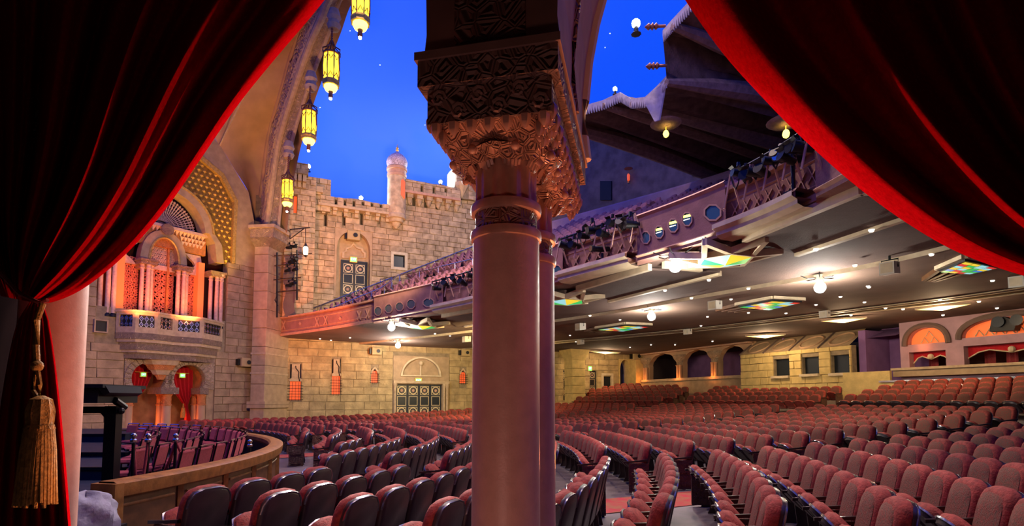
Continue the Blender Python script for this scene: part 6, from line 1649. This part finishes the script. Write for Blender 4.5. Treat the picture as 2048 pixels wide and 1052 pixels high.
for s in seats:
    rz = s['a'] - PI / 2; parts = ['backrest', 'back_panel', 'back_shell', 'shell_rim', 'seat_cushion', 'seat_pan', 'pan_edge', 'armrest', 'standard']
    # local +x runs towards smaller angle
    if s['first']: parts += ['armrest_right', 'end_panel']
    if s['last']: parts += ['end_panel_left']
    if id(s) in near:
        facing = 'showing its back' if s['a'] < -.12 and s['u'] < 1100 else 'facing left'
        t = thing('theatre_seat', 'maroon velvet theatre seat, %s row behind the wooden rail, %s in the %s' % (ordw(s['r']), ordw(s['i']), blkn[s['blk']]), 'seat', (s['x'], s['y'], s['z']), rz + random.uniform(-.015, .015), 'theatre seats in the orchestra')
        for pn in parts:
            nm = pn.replace('_right', '').replace('_left', ''); o = bpy.data.objects.new(nm, SM[pn][0]); COL.objects.link(o); o.parent = t
    else:
        far = s['d'] > 24
        for pn in parts:
            if far and pn in ('shell_rim', 'standard', 'pan_edge', 'seat_pan'): continue
            stuff_add(SM[pn][2], SM[pn][1], s['x'], s['y'], s['z'], rz)
st = tag(empty('theatre_seating'), 'sea of maroon velvet theatre seats filling the orchestra beyond the near rows', 'seats', kind='stuff')
def flush(parent, namer):
    for key in list(stuffV):
        V = np.concatenate(stuffV[key]); me = bpy.data.meshes.new(namer[key]); me.from_pydata(V.tolist(), [], stuffF[key]); me.update(); me.materials.append(M[key])
        o = bpy.data.objects.new(namer[key], me); COL.objects.link(o); o.parent = parent; o['kind'] = 'stuff'
        if key in ('seat_velvet', 'balcony_velvet'): me.polygons.foreach_set('use_smooth', [True] * len(me.polygons)); me.set_sharp_from_angle(angle=math.radians(50))
    stuffV.clear(); stuffF.clear(); stuffN.clear()
flush(st, {'seat_panel': 'patterned_panels', 'seat_velvet': 'velvet_cushions', 'seat_shell': 'dark_shells', 'seat_metal': 'metal_rims', 'seat_wood': 'armrests', 'end_panel': 'end_panels'})
# balcony seats
TOWX = FW.p(661, 400, -.35).x + .3
bst = tag(empty('balcony_seating'), 'rows of dusky purple seats climbing the balcony', 'seats', kind='stuff')
cum = [0]
for i in range(len(FC) - 1): cum.append(cum[-1] + (FC[i + 1] - FC[i]).length)
def fc_at(L_):
    for i in range(len(FC) - 1):
        if cum[i + 1] >= L_: f = (L_ - cum[i]) / (cum[i + 1] - cum[i]); return FC[i].lerp(FC[i + 1], f), (FC[i + 1] - FC[i]).normalized()
    return FC[-1], Vector((0, -1, 0))
for k in range(NT):
    t = .25 + k * DT + .55; z = 6.15 + k * DZ
    if k == 6: continue
    L_ = .7
    while L_ < cum[-1]:
        p, tg = fc_at(L_); q = p + AX * t; L_ += .58
        if any(abs(L_ - A_) < .7 for A_ in (7, 15, 22, 29)): continue
        ql = FW.loc((q.x, q.y, 0))
        if ql.y > -.75 or (ql.x < TOWX and ql.y > -2.0): continue
        if any((Vector((q.x, q.y, 0)) - c_).length < .62 for c_ in RAILPTS): continue
        u, v, zc = project((q.x, q.y, z + 1))
        if zc < 1 or u < 520 or u > 1760: continue
        rz = math.atan2(AX.y, AX.x) - PI / 2
        stuff_add('balcony_velvet', back_m, q.x, q.y, z, rz); stuff_add('balcony_velvet', cush_m, q.x, q.y, z, rz); stuff_add('seat_shell', arm_m(-1), q.x, q.y, z, rz)
flush(bst, {'balcony_velvet': 'purple_cushions', 'seat_shell': 'armrests'})

# ------------------------------------------------------------------ orchestra pit
RR = 10.5; rail = thing('pit_rail', 'curved polished wooden rail around the orchestra pit', 'railing', (RAILC.x, RAILC.y, 0))
def arcpt(r, a, z=0): return Vector((r * math.cos(a), r * math.sin(a), z))
A0, A1 = math.radians(-11), math.radians(80); NP = 15
path = [arcpt(RR, A0 + (A1 - A0) * k / 60, 0) for k in range(61)]
obj('cap', MB().grid([[arcpt(RR + o, A0 + (A1 - A0) * k / 60, z) for o, z in ((.06, .80), (.10, .82), (.12, .92), (.12, .97), (.05, 1.0), (-.14, 1.0), (-.18, .96), (-.18, .88), (-.1, .80))] for k in range(61)]), M['wood'], rail, True)
for k in range(NP):
    a, b = A0 + (A1 - A0) * k / NP, A0 + (A1 - A0) * (k + 1) / NP
    obj('panel', MB().grid([[arcpt(RR + .0, a + (b - a) * j / 4, z) for z in (.02, .82)] for j in range(5)]), M['wood_dark'], rail, True)
    obj('panel_moulding', MB().tube([arcpt(RR + .02, a + .012, .70), arcpt(RR + .02, (a + b) / 2, .70), arcpt(RR + .02, b - .012, .70)], .018, 5), M['wood'], rail)
    obj('post', MB().tube([arcpt(RR + .015, a, 0), arcpt(RR + .015, a, .84)], .05, 4), M['wood'], rail)
obj('rail_back', MB().grid([[arcpt(RR - .12, A0 + (A1 - A0) * k / 40, z) for z in (0, .88)] for k in range(41)]), M['black'], rail, True)
e0 = arcpt(RR, A0); eb = MB().box(-.2, .14, -.06, .06, 0, .98); o = obj('end_post', eb, M['wood'], rail); o.location = e0; o.rotation_euler = (0, 0, A0)
pitf = tag(obj('floor', MB().lathe([(.01, .30), (RR - .2, .30), (RR - .2, 0)], (RAILC.x, RAILC.y, 0), 48), M['stage_black']), 'black platform floor inside the orchestra pit rail', 'floor', kind='structure')
def pit_chair():
    t = thing('pit_chair', 'x', 'chair')
    obj('seat', ring_loft([[(x * .9, y * .9, .40) for x, y in ((-.2, -.22), (.2, -.22), (.22, 0), (.2, .2), (-.2, .2), (-.22, 0))], [(x, y, .43) for x, y in ((-.2, -.22), (.2, -.22), (.22, 0), (.2, .2), (-.2, .2), (-.22, 0))], [(x * .9, y * .9, .475) for x, y in ((-.2, -.22), (.2, -.22), (.22, 0), (.2, .2), (-.2, .2), (-.22, 0))]]), M['velvet'], t, True)
    obj('backrest', ring_loft([[(-.19, .24, .52), (.19, .24, .52), (.2, .30, .82), (-.2, .30, .82)], [(-.2, .21, .50), (.2, .21, .50), (.21, .27, .85), (-.21, .27, .85)], [(-.17, .18, .54), (.17, .18, .54), (.18, .235, .81), (-.18, .235, .81)]]), M['velvet'], t)
    for sx in (-1, 1):
        obj('leg', MB().tube([(sx * .2, -.2, .41), (sx * .22, -.22, 0)], .014, 5), M['black_metal'], t)
        obj('leg', MB().tube([(sx * .215, .31, .88), (sx * .21, .22, .45), (sx * .22, .30, 0)], .014, 5), M['black_metal'], t)
    obj('back_frame', MB().tube([(-.215, .31, .88), (-.1, .315, .885), (.1, .315, .885), (.215, .31, .88)], .016, 5), M['chrome'], t)
    kids(t); return t
pc0 = pit_chair(); first = True
for ri in range(8):
    r = 9.55 - ri * .88; n = int(.62 * 1.75 * r / .62) + 1
    for k in range(40):
        a = math.radians(2 + ri * 2.0) + k * .60 / r
        if a > math.radians(150): break
        p = RAILC + arcpt(r, a, .30); u, v, zc = project(p + Vector((0, 0, .9)))
        if u < 250 or u > 545: continue
        t = pc0 if first else copy_tree(pc0); first = False
        t.location = p; t.rotation_euler = (0, 0, a - PI / 2 + random.uniform(-.12, .12))
        tag(t, 'maroon padded pit chair with dark metal frame, %s row from the rail, %s along it' % (ordw(ri), ordw(k)), 'chair', 'maroon chairs in the orchestra pit')
# stanchions with ropes
def stanchion(u, vtop, Y, label):
    p = atY(u, vtop, Y); t = thing('stanchion', label, 'stanchion', (p.x, p.y, .30)); h = p.z - .30
    obj('base', MB().lathe([(.10, 0), (.10, .02), (.05, .05), (.025, .07)], n=16), M['chrome'], t, True)
    obj('pole', MB().lathe([(.025, .05), (.025, h - .12)], n=10), M['black_metal'], t, True)
    obj('collar', MB().lathe([(.03, h - .14), (.05, h - .12), (.05, h - .09), (.03, h - .07)], n=10), M['chrome'], t, True)
    obj('ball', MB().ball((0, 0, h - .03), .045, 10), M['chrome'], t, True)
    return Vector((p.x, p.y, .30 + h - .12))
S1 = stanchion(268, 868, 8.6, 'chrome-topped stanchion nearest the black stand'); S2 = stanchion(297, 868, 8.9, 'chrome-topped stanchion holding the near rope end'); S3 = stanchion(352, 868, 9.6, 'chrome-topped stanchion with crossing ropes beside the pit chairs'); S4 = stanchion(500, 880, 10.6, 'stanchion among the pit chairs close to the wooden rail')
def rope(a, b, sag, label):
    t = thing('barrier_rope', label, 'rope', a); d = b - a
    obj('rope', MB().tube([d * f + Vector((0, 0, -sag * (1 - (2 * f - 1) ** 2))) for f in [k / 12 for k in range(13)]], .022, 8), M['velvet'], t, True)
    obj('hook', MB().tube([(0, 0, 0), d * .04 - Vector((0, 0, .06))], .018, 6), M['chrome'], t)
rope(S1, S2, .75, 'maroon velvet rope sagging between the two nearest stanchions'); rope(S3, S3 + Vector((.30, .25, -.6)), .1, 'maroon rope hanging right from the third stanchion'); rope(S3, S3 + Vector((-.3, .1, -.6)), .1, 'maroon rope hanging left from the third stanchion')
# black equipment stand
FK = Frame((atY(225, 850, 8.0).x, 8.0), (1, .1))
qz = lambda v: FK.p(225, v).z; qx = lambda u: FK.p(u, 850).x
bs = fthing(FK, 'equipment_stand', 'black stand with a thick flat top at the left of the pit', 'stand', (0, 0, 0.0))
obj('post', MB().box(qx(213), qx(236), -.06, .1, 0, qz(812)), M['black_metal'], bs)
obj('cross_arm', MB().box(-3.0, qx(236), -.06, .1, qz(826), qz(813)).add([(qx(205), -.06, qz(826)), (qx(216), -.06, qz(838)), (qx(216), -.06, qz(826)), (qx(205), .1, qz(826)), (qx(216), .1, qz(838)), (qx(216), .1, qz(826))], [(0, 1, 2), (5, 4, 3), (0, 3, 4, 1)]), M['black_metal'], bs)
obj('top_case', MB().box(-3.0, qx(233), -.45, .5, qz(806), qz(777)), M['black'], bs)
obj('top_lid', MB().box(-3.0, qx(246), -.5, .55, qz(777), qz(770)), M['black'], bs)
obj('lid_flap', MB().add([(qx(232), -.45, qz(776)), (qx(246), -.45, qz(772)), (qx(251), -.4, qz(786)), (qx(240), -.4, qz(792)), (qx(232), .4, qz(776)), (qx(246), .4, qz(772)), (qx(251), .4, qz(786)), (qx(240), .4, qz(792))], [(0, 3, 2, 1), (4, 5, 6, 7), (0, 1, 5, 4), (1, 2, 6, 5), (2, 3, 7, 6), (3, 0, 4, 7)]), M['black'], bs)
obj('pivot', MB().tube([(qx(235), -.1, qz(800)), (qx(235), .15, qz(815))], .05, 8).ball((qx(241), 0, qz(822)), .05, 8), M['black_metal'], bs)
# stage edge and steps
FS = Frame((-9.2, 9.0), (.5, .86))
stg = struct('trim_3', 'black stage front and steps at the left of the pit', None, 'stage')
for k, (v, Y) in enumerate(((868, 17), (905, 13.5), (935, 11.5))):
    p = atY(250, v, Y); obj('stage_step', MB().box(-26, p.x, p.y, p.y + 3.2, 0, p.z), M['stage_black'], stg)
    obj('step_nosing', MB().box(-26, p.x + .02, p.y - .03, p.y + .02, p.z - .05, p.z + .01), M['black_metal'], stg)
# grey cloth bundle
p = atY(172, 985, 5.9); rnd = random.Random(4); cz = thing('cloth_bundle', 'crumpled pale grey cloth heaped beside the end of the rail', 'cloth', (p.x, p.y, 0))
rows_ = []
for i in range(13):
    th = PI * .5 * i / 12; row = []
    for k in range(29):
        a = 2 * PI * (k % 28) / 28; f = 1 + .10 * math.sin(a * 5 + i * .7) + .07 * math.sin(a * 9 - i)
        row.append((.30 * f * math.cos(th) ** .6 * math.cos(a), .28 * f * math.cos(th) ** .6 * math.sin(a), .62 + .34 * math.sin(th) * (1 + .10 * math.sin(a * 3 + 1)) - .2 * (i == 0)))
    rows_.append(row)
obj('cloth', MB().grid(rows_), M['grey_cloth'], cz, True); obj('crate', MB().box(-.28, .28, -.25, .25, 0, .6), M['black'], cz)
